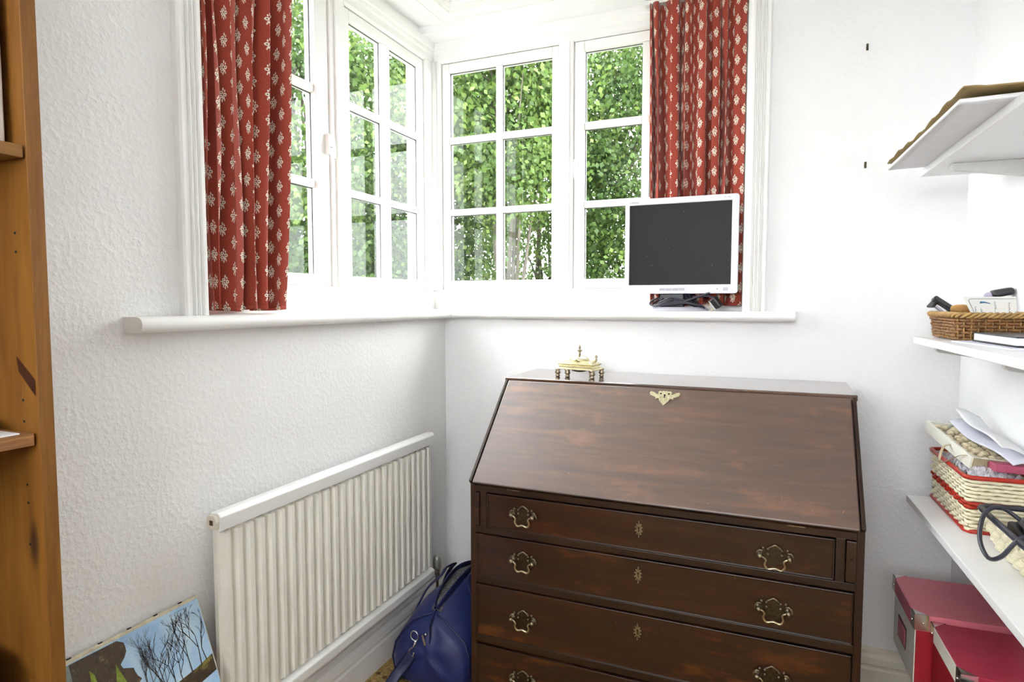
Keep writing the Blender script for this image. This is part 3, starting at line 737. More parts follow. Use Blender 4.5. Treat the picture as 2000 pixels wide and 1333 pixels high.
# ------------------------------------------------------------------ monitor on the sill
SX0, SX1 = .797, 1.207; MY = -.022
mo = thing('monitor', 'silver flat monitor standing on the window sill', 'monitor', ((SX0+SX1)/2, .03, SILL1))
mz0, mz1 = 1.380, 1.737; cx = (SX0+SX1)/2; cz = (mz0+mz1)/2
# bezel as frame with opening
ox = .0; sx0, sx1, sz0, sz1 = SX0+.017, SX1-.024, 1.413, 1.714
out = [(cx+a, cz+b) for a, b in fillet_rect(SX1-SX0, mz1-mz0, .010, 4)]
inn = [(cx+(sx0+sx1)/2-cx+a, (sz0+sz1)/2+b) for a, b in fillet_rect(sx1-sx0, sz1-sz0, .001, 4)]
n = len(out); yf0, yf1, yb_ = MY, MY+.006, MY+.022
vs_ = [(a, yf0, b) for a, b in out]+[(a, yf0, b) for a, b in inn]+[(a, yf1, b) for a, b in inn]+[(a, yb_, b) for a, b in out]
fs = []
for i in range(n):
    j = (i+1) % n
    fs += [(i, j, n+j, n+i), (n+i, n+j, 2*n+j, 2*n+i), (j, i, 3*n+i, 3*n+j)]
fs.append(tuple(range(3*n, 4*n)))
bz = MB().add(vs_, fs).build('bezel', SILVER, mo, bevel=.002)
MB().add([(sx0-.002, MY+.0055, sz0-.002), (sx1+.002, MY+.0055, sz0-.002), (sx1+.002, MY+.0055, sz1+.002), (sx0-.002, MY+.0055, sz1+.002)], [(0, 1, 2, 3)]).build('screen', SCREEN, mo)
MB().prism([(cx+a, cz+b) for a, b in fillet_rect(SX1-SX0-.03, mz1-mz0-.03, .03, 5)], 'y', yb_, yb_+.022).build('rear_shell', SILVERD, mo, bevel=.004)
for k in range(4): MB().box(.930+k*.0235, .930+k*.0235+.0215, MY-.0015, MY, 1.392, 1.401).build('button', SILVERD, bz, bevel=.0006)
MB().box(1.158, 1.174, MY-.0015, MY, 1.391, 1.402).build('power_button', SILVERD, bz, bevel=.0008)
MB().lathe([(.0005, -.001), (.0018, 0)], (1.137, MY, 1.3965), 'y', 8).build('power_light', BLACKM, bz)
def text(body, size, loc_, mat, par, name, rot=(PI/2, 0, 0), ext=.0002):
    cu = bpy.data.curves.new(name, 'FONT'); cu.body = body; cu.size = size; cu.extrude = ext
    tmp = bpy.data.objects.new(name+'_tmp', cu); COL.objects.link(tmp)
    dg = bpy.context.evaluated_depsgraph_get(); me = bpy.data.meshes.new_from_object(tmp.evaluated_get(dg))
    bpy.data.objects.remove(tmp)
    me.materials.clear(); me.materials.append(mat)
    o = bpy.data.objects.new(name, me); COL.objects.link(o); o.parent = par
    o.location = Vector(loc_)-ORG[par.name]; o.rotation_euler = rot; ORG[o.name] = ORG[par.name]
    return o
text('COMPAQ', .0082, (SX0+.016, MY-.0006, mz1-.0160), INKD, bz, 'logo_lettering')
text('FP 1706', .0070, (SX1-.052, MY-.0006, mz1-.0135), INK, bz, 'model_lettering')
# neck and oval foot
MB().prism([(cx-.030+a, b+.012) for a, b in fillet_rect(.090, .018, .006, 4)], 'z', SILL1+.014, 1.394).build('neck', BLACK, mo, bevel=.003)
base = [(cx-.012+.112*math.cos(2*PI*k/48), .018+.062*math.sin(2*PI*k/48)) for k in range(48)]
vs_ = [(a, b, SILL1+.0005) for a, b in base]+[(a, b, SILL1+.007) for a, b in base]+[((a-cx)*.9+cx, (b-.018)*.9+.018, SILL1+.014) for a, b in base]
n = 48
MB().add(vs_, [tuple(range(n))[::-1], tuple(range(2*n, 3*n))]+[(i, (i+1) % n, n+(i+1) % n, n+i) for i in range(n)]+[(n+i, n+(i+1) % n, 2*n+(i+1) % n, 2*n+i) for i in range(n)], True).build('foot', SILVERD, mo, sharp=40)
# coiled mains lead with its plug, lying on the monitor foot
ld = thing('mains_lead', 'coiled black mains lead with plug on the monitor foot', 'cable', (cx, .03, SILL1+.016))
m = MB(); rnd = random.Random(5)
for k in range(6):
    r0 = .100-.010*k; zc = SILL1+.026+.004*k; ph = rnd.uniform(0, 6)
    pts = []
    for i in range(40):
        a = 2*PI*i/40
        pts.append((cx-.010+r0*math.cos(a), -.006+.030*math.sin(a)-.004*k*.3, zc+.022*math.cos(a*1.0+ph)*.5+.012*math.sin(2*a+ph)))
    m.tube(pts, .0034, 6, closed=True)
m.build('coil', CABLE, ld)
p = bez([(cx-.075, -.028, SILL1+.024), (cx-.02, -.036, SILL1+.024), (cx+.04, -.034, SILL1+.042), (cx+.085, -.03, SILL1+.058), (cx+.11, -.026, SILL1+.066)], 8); MB().tube(p, .0036, 6).build('loose_end', CABLE, ld)
p = bez([(cx+.05, -.02, SILL1+.05), (cx+.10, -.022, SILL1+.055), (cx+.128, -.028, SILL1+.046)], 6); MB().tube(p, .004, 6).build('plug_lead', CABLE, ld)
def obox(mb, c, ax, ay, az, hx, hy, hz_):
    c = Vector(c); ax, ay, az = Vector(ax).normalized(), Vector(ay).normalized(), Vector(az).normalized()
    q = lambda a, b, d: tuple(c+ax*hx*a+ay*hy*b+az*hz_*d)
    return mb.hexa([q(-1,-1,-1), q(1,-1,-1), q(1,1,-1), q(-1,1,-1), q(-1,-1,1), q(1,-1,1), q(1,1,1), q(-1,1,1)])
pc = Vector((cx+.134, -.030, SILL1+.030)); ax = Vector((.62, 0, -.78)); az = Vector((.78, -.25, .62)).normalized(); ax = (ax-az*ax.dot(az)).normalized(); ay = az.cross(ax)
pg = obox(MB(), pc, ax, ay, az, .021, .020, .011).build('plug', BLACK, ld, bevel=.004)
obox(MB(), pc-az*.0125, ax, ay, az, .019, .018, .0012).build('plug_face', PAPER, pg)
for a, b in ((-.010, 0), (.010, .008), (.010, -.008)): obox(MB(), pc-az*.022+ax*a+ay*b, ax, ay, az, .003, .0022, .009).build('pin', BRASSL, pg)

# ------------------------------------------------------------------ wall plugs on the back wall
for (x, z) in ((1.593, 2.189), (1.599, 1.805)):
    m = MB().tube([(x, .004, z), (x, -.008, z+.001)], .0035, 8); m.tube([(x, -.006, z+.010), (x, -.007, z-.010)], .0034, 8)
    m.build('wall_hook', PLUG, origin=(x, 0, z), label='small brown hook in the bare wall, '+('upper' if z > 2 else 'lower')+' of two', cat='hook', group='wall hooks')

exec_right = True
# ------------------------------------------------------------------ right hand shelves (frame RF: local x<0 is room side)
def shelf(zt, x0, y0, y1, label, th=.019, brs=()):
    s = thing('wall_shelf', label, 'shelf', (0, (y0+y1)/2, zt-th), RF, group='white wall shelves')
    MB().box(x0, -.001, y1, y0, zt-th, zt).build('board', SHELFW, s, bevel=.0015)
    for yb in brs:
        pr = [(-.001, zt-th), (x0+.030, zt-th), (x0+.030, zt-th-.011), (x0+.036, zt-th-.018), (-.001, zt-th-.042)]
        MB().prism(pr, 'y', yb-.011, yb+.011).build('bracket', BRACK, s, bevel=.002)
    return s
shelf(1.722, -.198, -.30, -1.9, 'topmost white wall shelf, carrying papers and an envelope', brs=(-.47, -1.2))
shelf(1.250, -.198, -.30, -1.9, 'white wall shelf with the brown wicker basket on it', brs=(-.40, -.88))
shelf(.786, -.200, -.30, -1.9, 'white wall shelf with the red and cream basket on it', brs=(-.42, -1.2))
shelf(.352, -.185, -.31, -1.9, 'low white wall shelf under the red storage boxes', brs=(-.42, -1.2))

# top shelf: board-like white papers and a kraft envelope hanging over the edge
def sheet(name, mat, label, cat, x0, x1, y0, y1, z, thick, curl, frame=RF, tilt=0.0, seed=1):
    NU, NV = 16, 26; m = MB()
    def fn(u, v):
        x = x0+(x1-x0)*u; y = y0+(y1-y0)*v
        return (x, y, z+curl(u, v)+tilt*(x-x1))
    m.grid(NU, NV, fn)
    return m.build(name, mat, frame=frame, origin=((x0+x1)/2, (y0+y1)/2, z), solid=thick, label=label, cat=cat)
sheet('paper_stack', PAPER, 'stack of white paper jutting over the top shelf edge', 'paper', -.286, -.01, -.345, -.98, 1.7275, .008, lambda u, v: -.004*(1-u)**2, seed=2)
sheet('kraft_envelope', KRAFT, 'creased brown envelope lying on the top shelf papers', 'envelope', -.286, -.02, -.335, -1.0, 1.7400, .003, lambda u, v: .012*max(0, 1-v*5)*(1-u)*0+.030*max(0, u-.35)**1.3+.006*math.sin(9*v)*(1-u)*.6+(.003*math.sin(40*v) if u < .1 else 0))
# middle shelf: wicker basket
def rrect(x0, x1, y0, y1, r, n):
    """points round a rounded rectangle (plan), evenly by arc"""
    base = [(( x0+x1)/2+a, (y0+y1)/2+b) for a, b in fillet_rect(abs(x1-x0), abs(y1-y0), r, 6)]
    L = [0]
    for i in range(len(base)): L.append(L[-1]+math.dist(base[i], base[(i+1) % len(base)]))
    out = []
    for k in range(n):
        d = L[-1]*k/n; i = max(j for j in range(len(base)) if L[j] <= d); t = (d-L[i])/max(1e-9, L[i+1]-L[i]); a, b = base[i], base[(i+1) % len(base)]
        tx, ty_ = b[0]-a[0], b[1]-a[1]; q = math.hypot(tx, ty_) or 1
        out.append((a[0]+tx*t, a[1]+ty_*t, ty_/q, -tx/q))
    return out
def woven(parent, name, mat, x0, x1, y0, y1, z0, dz, rows, r, nst, amp, flare=0.0, squash=(1, 1), only=None, rad=.02):
    m = MB(); n = nst*4
    for j in range(rows):
        if only is not None and j not in only: continue
        z = z0+dz*(j+.5); fl_ = flare*(j/max(1, rows-1))
        pts = []
        for i, (a, b, nx, ny_) in enumerate(rrect(x0-fl_, x1+fl_, y0-fl_, y1+fl_, rad+fl_, n)):
            s_ = amp*math.sin(2*PI*i/8+PI*(j % 2)) ; pts.append((a+nx*s_, b+ny_*s_, z+.0006*math.sin(i*1.7+j)))
        m.tube(pts, r, 6, closed=True, squash=squash, upv=(0, 0, 1))
    return m.build(name, mat, parent, kind='stuff')
wb = thing('wicker_basket', 'shallow brown wicker basket on the middle shelf', 'basket', (-.08, -.41, 1.250), RF)
bx0, bx1, by0, by1 = -.148, -.012, -.53, -.282
MB().prism([(a, b) for a, b, _, _ in rrect(bx0+.004, bx1-.004, by0+.004, by1-.004, .03, 40)], 'z', 1.252, 1.258).build('base', WICK, wb)
woven(wb, 'weave', WICK, bx0, bx1, by0, by1, 1.253, .0078, 8, .0040, 52, .0042, .008, rad=.03)
m = MB()
for i, (a, b, nx, ny_) in enumerate(rrect(bx0-.003, bx1+.003, by0-.003, by1+.003, .03, 52)):
    m.tube([(a, b, 1.254), (a+nx*.004, b+ny_*.004, 1.314)], .0022, 5)
m.build('stake', WICKL, wb, kind='stuff')
m = MB()
for k in range(3):
    pts = []
    for i, (a, b, nx, ny_) in enumerate(rrect(bx0-.011, bx1+.011, by0-.011, by1+.011, .035, 240)):
        ph = 2*PI*i/12+2*PI*k/3; pts.append((a+nx*.0055*math.cos(ph), b+ny_*.0055*math.cos(ph), 1.316+.0050*math.sin(ph)))
    m.tube(pts, .0036, 6, closed=True)
m.build('braided_rim', WICKL, wb)
# things in the wicker basket
sg = thing('spectacle_case', 'open black spectacle case leaning in the wicker basket', 'case', (-.11, -.33, 1.262), RF)
obox(MB(), (-.128, -.338, 1.336), (.72, -.15, -.55), (0, 1, -.2), (.55, .1, .8), .042, .016, .006).build('case_body', LEATH, sg, bevel=.004)
obox(MB(), (-.158, -.325, 1.346), (.5, .2, .6), (-.3, 1, 0), (.6, 0, -.5), .016, .015, .0035).build('case_lid', BLACK, sg, bevel=.003)
obox(MB(), (-.142, -.320, 1.328), (.6, .1, -.5), (0, 1, 0), (.5, 0, .6), .026, .012, .003).build('case_lining', PAPERB, sg, bevel=.003)
m = MB().lathe([(.002, -.030), (.008, -.028), (.012, -.018), (.013, 0), (.010, .016), (.005, .020), (.001, .022)], (-.098, -.365, 1.330), 'x', 14)
m.build('wooden_toggle', WOODL, frame=RF, origin=(-.098, -.365, 1.317), label='turned wooden toggle poking out of the wicker basket', cat='toggle')
cdn = thing('printed_card', 'white printed card standing in the wicker basket', 'card', (-.02, -.63, 1.262), RF)
CY = -.46
cw = [(-.076, CY), (.16, CY+.0)]
MB().hexa([(-.082, CY, 1.262), (-.004, CY, 1.262), (-.004, CY+.0015, 1.262), (-.082, CY+.0015, 1.262), (-.118, CY+.028, 1.363), (-.004, CY+.028, 1.363), (-.004, CY+.0295, 1.363), (-.118, CY+.0295, 1.363)]).build('sheet', CARDW, cdn)
def on_card(x, h): return (x-.068+.058, CY+.028*h/.09*.90-.0008, 1.262+h*1.08)
m = MB()
m.tube(bez([on_card(-.084, .050), on_card(-.0945, .078), on_card(-.0965, .084), on_card(-.093, .088), on_card(-.085, .0885), on_card(-.02, .0885), on_card(.004, .0885)], 5), .0007, 5)
m.build('printed_border', INK, cdn)
m = MB(); m.tube([on_card(-.072, .0800), on_card(-.062, .0800), on_card(-.050, .077)], lambda t: .0028*(1-.7*t), 6, squash=(1, .2)); m.build('blue_mark', INKB, cdn)
m = MB(); rnd = random.Random(4)
for x, h0, h1 in ((-.082, .056, .070), (-.070, .056, .066), (-.040, .052, .083), (-.010, .052, .080), (.003, .050, .060)):
    h = h0
    while h < h1: m.tube([on_card(x+rnd.uniform(-.0015, .0015)+.0015, h), on_card(x-.0015, h+.0005)], .0007, 4); h += .0026
m.build('print_lines', INK, cdn, kind='stuff')
gl = thing('black_case', 'rounded black case behind the printed card', 'case', (.0, -.40, 1.262), RF)
# small black case stands behind the card
obox(MB(), (-.026, -.405, 1.374), (.97, 0, .2), (0, 1, 0), (-.2, 0, .97), .024, .018, .010).build('case_body', LEATH, gl, bevel=.008, seg=3)
obox(MB(), (-.026, -.405, 1.310), (1, 0, 0), (0, 1, 0), (0, 0, 1), .018, .012, .045).build('case_sleeve', SILVERD, gl, bevel=.003)
MB().ball((-.052, -.402, 1.366), .013, 14, (1, .8, .7)).build('case_end', simple('lilac_plastic', sRGB(176, 168, 190), .4), gl)
nb = thing('notebook', 'black bound notebook lying beside the wicker basket', 'book', (-.062, -.69, 1.252), RF)
obox(MB(), (-.062, -.69, 1.2565), (1, .05, 0), (-.05, 1, 0), (0, 0, 1), .068, .118, .0015).build('cover', LEATH, nb, bevel=.001)
obox(MB(), (-.062, -.69, 1.2755), (1, .05, 0), (-.05, 1, 0), (0, 0, 1), .068, .118, .0015).build('cover', LEATH, nb, bevel=.001)
obox(MB(), (-.061, -.69, 1.266), (1, .05, 0), (-.05, 1, 0), (0, 0, 1), .065, .115, .0078).build('pages', PAPER, nb)
obox(MB(), (-.085, -.69, 1.2523), (1, .1, 0), (-.1, 1, 0), (0, 0, 1), .072, .145, .0018).build('grey_folder', PAPERB, frame=RF, origin=(-.1, -.8, 1.2505), label='thin grey folder under the black notebook', cat='folder')

# bottom shelf: red and cream woven box with its lid askew
ZB = .786
rb = thing('woven_box', 'red and cream woven box on the shelf above the storage boxes', 'basket', (-.06, -.43, ZB), RF)
rx0, rx1, ry0, ry1 = -.137, -.004, -.600, -.285
m = MB()
vs_ = [(a, b) for a, b, _, _ in rrect(rx0+.006, rx1-.006, ry0+.006, ry1-.006, .012, 40)]
m.prism(vs_, 'z', ZB+.002, ZB+.006)
for (x0, x1, y0, y1) in ((rx0+.006, rx0+.009, ry0+.006, ry1-.006), (rx1-.009, rx1-.006, ry0+.006, ry1-.006), (rx0+.006, rx1-.006, ry0+.006, ry0+.009), (rx0+.006, rx1-.006, ry1-.009, ry1-.006)): m.box(x0, x1, y0, y1, ZB+.004, ZB+.132)
m.build('inner_box', simple('tan_cane', sRGB(190, 168, 110), .5, var=.15, scale=60), rb)
woven(rb, 'cane_weave', CANE, rx0+.003, rx1-.003, ry0+.003, ry1-.003, ZB+.004, .0092, 14, .0054, 44, .0030, .004, (.85, .55), only=[0, 1, 2, 3, 4, 5, 8, 9, 10, 11, 12, 13], rad=.012)
woven(rb, 'red_band', REDPL, rx0+.003, rx1-.003, ry0+.003, ry1-.003, ZB+.004, .0092, 14, .0056, 44, .0034, .004, (.9, .6), only=[6, 7], rad=.012)
for z, fl_ in ((ZB+.004, -.001), (ZB+.138, .004)):
    pts = [(a, b, z) for a, b, _, _ in rrect(rx0-fl_, rx1+fl_, ry0-fl_, ry1+fl_, .014, 48)]
    MB().tube(pts, .0058, 8, closed=True, upv=(0, 0, 1)).build('red_rim', REDPL, rb)
# crumpled wrap inside
m = MB(); rnd = random.Random(9)
def crump(u, v):
    x = rx0+.012+(rx1-rx0-.024)*u; y = ry0+.012+(ry1-ry0-.024)*v
    h = .016*math.sin(PI*u)*math.sin(PI*v)*2+.02*mnoise.noise(Vector((x*38, y*38, 1)))+.012*mnoise.noise(Vector((x*90, y*90, 5)))
    return (x, y, ZB+.128+h)
m.grid(26, 40, crump, smooth=False)
m.build('plastic_wrap', WRAP, frame=RF, origin=((rx0+rx1)/2, (ry0+ry1)/2, ZB+.12), label='crumpled clear wrap filling the woven box', cat='wrap', solid=.0004)
obox(MB(), (-.035, -.535, ZB+.155), (.95, .1, -.05), (-.1, .95, 0), (0, 0, 1), .040, .024, .010).build('pink_packet', PINKP, frame=RF, origin=(-.035, -.535, ZB+.145), label='pink packet in the woven box under the shell tray', cat='packet', bevel=.003)
# tilted shell tray (lid) resting on the wrap
tr = thing('shell_tray', 'cream ribbed tray of shells resting askew on the woven box', 'tray', (-.06, -.40, ZB+.165), RF)
TB = Vector((-.17, .967, .18)).normalized(); TA = Vector((.97, .17, -.10)); TA = (TA-TB*TA.dot(TB)).normalized(); TN = TA.cross(TB).normalized(); TC = Vector((-.072, -.394, ZB+.168))
obox(MB(), TC, TA, TB, TN, .062, .125, .003).build('base', CREAMC, tr)
for sgn, hx, hy, ctr in ((-1, .0035, .125, TA*-.062), (1, .0035, .125, TA*.062), (-1, .062, .0035, TB*-.125), (1, .062, .0035, TB*.125)):
    obox(MB(), TC+ctr+TN*.007, TA, TB, TN, hx, hy, .016).build('side', CREAMC, tr, bevel=.001)
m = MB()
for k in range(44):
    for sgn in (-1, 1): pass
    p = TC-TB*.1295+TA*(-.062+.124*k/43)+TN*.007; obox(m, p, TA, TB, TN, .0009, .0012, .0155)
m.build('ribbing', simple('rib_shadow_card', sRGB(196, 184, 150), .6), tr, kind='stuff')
rnd = random.Random(11)
for i in range(5):
    for j in range(10):
        q = TC+TA*(-.046+.023*i+rnd.uniform(-.005, .005))+TB*(-.108+.024*j+rnd.uniform(-.006, .006))+TN*.012
        if i == 0 and j == 0: sh0 = None
        r = rnd.uniform(.009, .013)
        MB().ball(q, r, 8, (1.1, .9, .75)).build('shell', BONE, tr)
# ribbon loop hanging from the tray
p = bez([TC+TA*-.064+TB*-.02+TN*.012, TC+TA*-.085+TB*-.03+TN*.005, TC+TA*-.098+TB*-.05-TN*.022, TC+TA*-.090+TB*-.045-TN*.034, TC+TA*-.082+TB*-.06-TN*.020, TC+TA*-.072+TB*-.09+TN*.010, TC+TA*-.062+TB*-.11+TN*.020], 8)
MB().tube(p, .004, 6, squash=(.25, 1)).build('ribbon', simple('beige_ribbon', sRGB(186, 168, 136), .5), tr)
# papers on the tray
for k, (dx, dyy, dzz, rz, lab, mt) in enumerate(((.008, -.02, .036, .06, 'bluish folded paper on the shell tray, lower of two', PAPERB), (.010, .00, .060, -.08, 'white folded paper on the shell tray, upper of two', PAPER))):
    A2 = (TA*math.cos(rz)+TB*math.sin(rz)); B2 = (TB*math.cos(rz)-TA*math.sin(rz)); c0 = TC+TA*dx+TB*dyy+TN*dzz
    m = MB()
    m.grid(10, 12, lambda u, v: tuple(c0+A2*(-.028+.066*u)+B2*(-.17+.28*v)+TN*(.010*math.sin(3*u+k)+.010*(v-.5)**2+.006*math.sin(7*v))))
    m.build('folded_paper', mt, frame=RF, origin=c0, label=lab, cat='paper', solid=.0012)
# dark rimmed tray basket with cable, nearest the camera
nbk = thing('open_basket', 'cream woven basket with a dark rim holding black leads', 'basket', (-.09, -.80, ZB), RF)
nx0, nx1, ny0, ny1 = -.132, -.01, -1.00, -.665
MB().prism([(a, b) for a, b, _, _ in rrect(nx0+.03, nx1-.005, ny0+.02, ny1-.02, .02, 40)], 'z', ZB+.002, ZB+.006).build('base', CANE, nbk)
m = MB()
for j in range(9):
    t_ = j/8; pts = []
    for i, (a, b, nx, ny_) in enumerate(rrect(nx0+.028*(1-t_), nx1-.005*(1-t_), ny0+.02*(1-t_), ny1-.02*(1-t_), .02, 168)):
        s_ = .0028*math.sin(2*PI*i/8+PI*(j % 2)); pts.append((a+nx*s_, b+ny_*s_, ZB+.006+.0092*j))
    m.tube(pts, .0046, 6, closed=True, upv=(0, 0, 1))
m.build('cane_weave', CANE, nbk, kind='stuff')
pts = [(a, b, ZB+.088) for a, b, _, _ in rrect(nx0-.002, nx1+.002, ny0-.002, ny1+.002, .022, 60)]
MB().tube(pts, .0065, 8, closed=True, upv=(0, 0, 1)).build('dark_rim', CABLE, nbk)
bl = thing('black_leads', 'tangle of black leads spilling over the dark rimmed basket', 'cable', (-.09, -.82, ZB+.02), RF)
m = MB(); rnd = random.Random(2)
for k in range(4):
    c0 = (-.068+rnd.uniform(-.02, .02), -.83+rnd.uniform(-.04, .04), ZB+.06+.008*k)
    m.tube([(c0[0]+.034*math.cos(a), c0[1]+.10*math.sin(a), c0[2]+.012*math.sin(2*a+k)) for a in [2*PI*i/36 for i in range(36)]], .0048, 7, closed=True)
m.tube(bez([(-.06, -.76, ZB+.07), (-.11, -.74, ZB+.108), (-.150, -.765, ZB+.100), (-.168, -.80, ZB+.055), (-.166, -.845, ZB+.030), (-.158, -.89, ZB+.050), (-.13, -.90, ZB+.095), (-.08, -.88, ZB+.10)], 8), .0046, 8)
m.build('lead', CABLE, bl)
obox(MB(), (-.062, -.83, ZB+.045), (1, 0, 0), (0, 1, .1), (0, -.1, 1), .034, .11, .022).build('charger', BLACK, bl, bevel=.006)

# storage boxes on the low shelf
def storage_box(x0, x1, y0, y1, z0, h, lidh, front, body, lidtop, lidfront, label, lab2=True, frame=RF):
    b = thing('storage_box', label, 'box', ((x0+x1)/2, (y0+y1)/2, z0), frame, group='red storage boxes')
    MB().box(x0+.004, x1-.004, y0+.004, y1-.004, z0, z0+h-lidh*.5).build('body', body, b, bevel=.002)
    MB().box(x0+.002, x0+.0045, y0+.008, y1-.008, z0+.001, z0+h-lidh).build('front_panel', front, b)
    MB().box(x0-.001, x1+.001, y0-.001, y1+.001, z0+h-lidh, z0+h).build('lid', lidtop, b, bevel=.002)
    MB().box(x0-.0022, x0-.0009, y0+.002, y1-.002, z0+h-lidh+.001, z0+h-.001).build('lid_front', lidfront, b)
    for yy, sg in ((y0-.001, 1), (y1+.001, -1)):
        m = MB(); e = .0012; q = .030; z1_ = z0+h; z0_ = z0+h-lidh
        m.box(x0-.001-e*2, x0+q, yy-e*sg, yy+e*sg*.1, z0_+.003, z1_+e).box(x0-.001-e*2, x0-.001, yy-e*sg, yy+q*sg, z0_+.003, z1_+e)
        m.add([(x0-.001-e*2, yy-e*sg, z1_+e), (x0+q, yy-e*sg, z1_+e), (x0-.001-e*2, yy+q*sg, z1_+e)], [(0, 1, 2)])
        m.ball((x0+q*.6, yy-e*sg, (z0_+z1_)/2), .003, 8); m.ball((x0-.001-e*2, yy+q*.6*sg, (z0_+z1_)/2), .003, 8)
        m.build('metal_corner', STEEL, b)
    if lab2:
        yc = (y0+y1)/2+.01; zc = z0+(h-lidh)*.52
        hd_ = MB(); xx = x0+.0005
        hd_.box(xx-.001, xx+.002, yc-.045, yc+.045, zc-.030, zc+.030)
        hh = hd_.build('label_holder', simple('bronze_label_frame', (.10, .05, .04), .4, .3), b, bevel=.001)
        MB().box(xx-.0022, xx-.0008, yc-.038, yc+.038, zc-.023, zc+.023).build('label_card', PINKD, hh)
    return b
ZL = .352
storage_box(-.225, -.004, -.560, -.312, ZL, .194, .043, CREAMC, REDCARD, PINKD, PINKD, 'storage box with cream front and dusty pink lid, farthest of three')
storage_box(-.190, -.004, -.805, -.568, ZL, .182, .040, REDCARD, REDCARD, CRIMSON, CREAMC, 'storage box with red front and crimson lid, middle of three', lab2=False)
storage_box(-.196, -.004, -1.065, -.815, ZL, .168, .040, CREAMC, REDCARD, PINKD, CREAMC, 'storage box with pink lid, nearest of three at the photo edge', lab2=False)

# ------------------------------------------------------------------ pine bookcase at the left edge
BX = .252; BY1 = -1.772; BY0 = -2.75; BT = .022
bc = thing('bookcase', 'tall pine bookcase against the papered wall', 'bookcase', (.125, (BY0+BY1)/2, 0))
sdp = MB().box(.002, BX-.003, BY1-BT, BY1, 0, 2.2).build('side_panel', PINEI, bc)
MB().box(BX-.003, BX, BY1-BT-.0005, BY1+.0005, 0, 2.2).build('front_edge', PINE, sdp, bevel=.0008)
sdp2 = MB().box(.002, BX, BY0, BY0+BT, 0, 2.2).build('side_panel', PINEI, bc)
npl = 9
for k in range(npl):
    y0 = BY0+BT+(BY1-BT-BY0-BT)*k/npl; y1 = BY0+BT+(BY1-BT-BY0-BT)*(k+1)/npl
    MB().box(.004, .012, y0+.001, y1-.001, .05, 2.18).build('back_plank', PINEI, bc, bevel=.001)
for i, (z0, z1, xf, mt) in enumerate(((1.574, 1.594, .250, PINES), (1.119, 1.139, .244, BARK), (.62, .642, .246, PINES), (.06, .082, .246, PINES), (2.178, 2.2, .25, PINES))):
    MB().box(.013, xf, BY0+BT+.001, BY1-BT-.004, z0, z1).build('shelf', mt, bc, bevel=.0012)
# dark knot on the inner face of the side panel
m = MB(); m.add([(.246, BY1-BT-.0006, 1.225), (.246, BY1-BT-.0006, 1.198), (.205, BY1-BT-.0006, 1.236), (.200, BY1-BT-.0006, 1.262)], [(0, 1, 2, 3)])
m.build('knot', simple('dark_knot', sRGB(58, 26, 10), .5, var=.3, scale=60), sdp)
for z in (1.46, 1.43, 1.19, 1.155, 1.05, 1.02, .95): MB().lathe([(.0003, -.0008), (.0022, -.0006), (.0024, 0)], (.212, BY1-BT, z), 'y', 8).build('peg_hole', BLACKHOLE, sdp)
# things on the bookcase
MB().box(.03, .222, -1.98, BY1-BT-.012, 1.595, 2.02).build('box_file', simple('grey_box_file', sRGB(188, 180, 172), .6, var=.04, scale=8), origin=(.12, -1.9, 1.595), bevel=.003, label='pale grey box file on the upper bookcase shelf', cat='box file')
MB().box(.06, .236, -1.96, -1.815, 1.1395, 1.1415).build('loose_paper', PAPER, origin=(.15, -1.88, 1.1395), label='white paper under the dish on the bookcase shelf', cat='paper')
MB().lathe([(.0005, .002), (.045, .002), (.075, .010), (.086, .020), (.088, .022), (.084, .022), (.070, .012), (.0005, .006)], (.130, -1.912, 1.1416), 'z', 28).build('pewter_dish', PLATEM, origin=(.130, -1.912, 1.1416), label='dull pewter dish on the bookcase shelf', cat='dish')
m = MB(); cc = (.128, -1.92)
for k in range(5): m.tube([(cc[0]+.02*k*.2+(.084-.004*k)*math.cos(a), cc[1]+(.10-.006*k)*math.sin(a), .658+.026*k) for a in [2*PI*i/40 for i in range(40)]], .0145, 8, closed=True)
m.build('hose_coil', BLACKM, origin=(cc[0], cc[1], .642), label='coil of black hose low in the bookcase', cat='hose')

# ------------------------------------------------------------------ painting leaning on the wall
PW, PH, PT = .43, .655, .018
TOPZ = .618; lean = math.radians(19.6)
pt_ = thing('canvas_painting', 'unframed painting of bare trees against blue sky, leaning on the wall', 'painting', (.12, -1.536, 0))
PR = -1.321                                # right edge (y)
dn = Vector((math.sin(lean), 0, -math.cos(lean))); nrm = Vector((math.cos(lean), 0, math.sin(lean))); alo = Vector((0, 1, 0))
PO = Vector((.022, PR-PW, TOPZ))           # front top-left
def pp(s, t, h=0.0): return tuple(PO+alo*s+dn*t+nrm*h)
cv = MB().hexa([pp(0, PH, -PT), pp(PW, PH, -PT), pp(PW, 0, -PT), pp(0, 0, -PT), pp(0, PH, 0), pp(PW, PH, 0), pp(PW, 0, 0), pp(0, 0, 0)]).build('canvas', UNDER, pt_, bevel=.0015)
def paint(name, cols, sc_=(30, 30, 30)):
    m, t, b = nt(name); v = mapping(t, sc_); no = N(t, 'ShaderNodeTexNoise', i_Scale=1.0, i_Detail=6.0, i_Roughness=.65, i_Distortion=.6); t.links.new(v, no.inputs['Vector'])
    t.links.new(ramp(t, no.outputs['Fac'], cols), b.inputs['Base Color']); b.inputs['Roughness'].default_value = .5
    bp = N(t, 'ShaderNodeBump', i_Strength=.3, i_Distance=.001); t.links.new(no.outputs['Fac'], bp.inputs['Height']); t.links.new(bp.outputs['Normal'], b.inputs['Normal']); return m
P_SKY = paint('paint_sky', [(.3, sRGB(146, 188, 230)), (.55, sRGB(178, 210, 236)), (.75, sRGB(202, 224, 236))], (9, 9, 9))
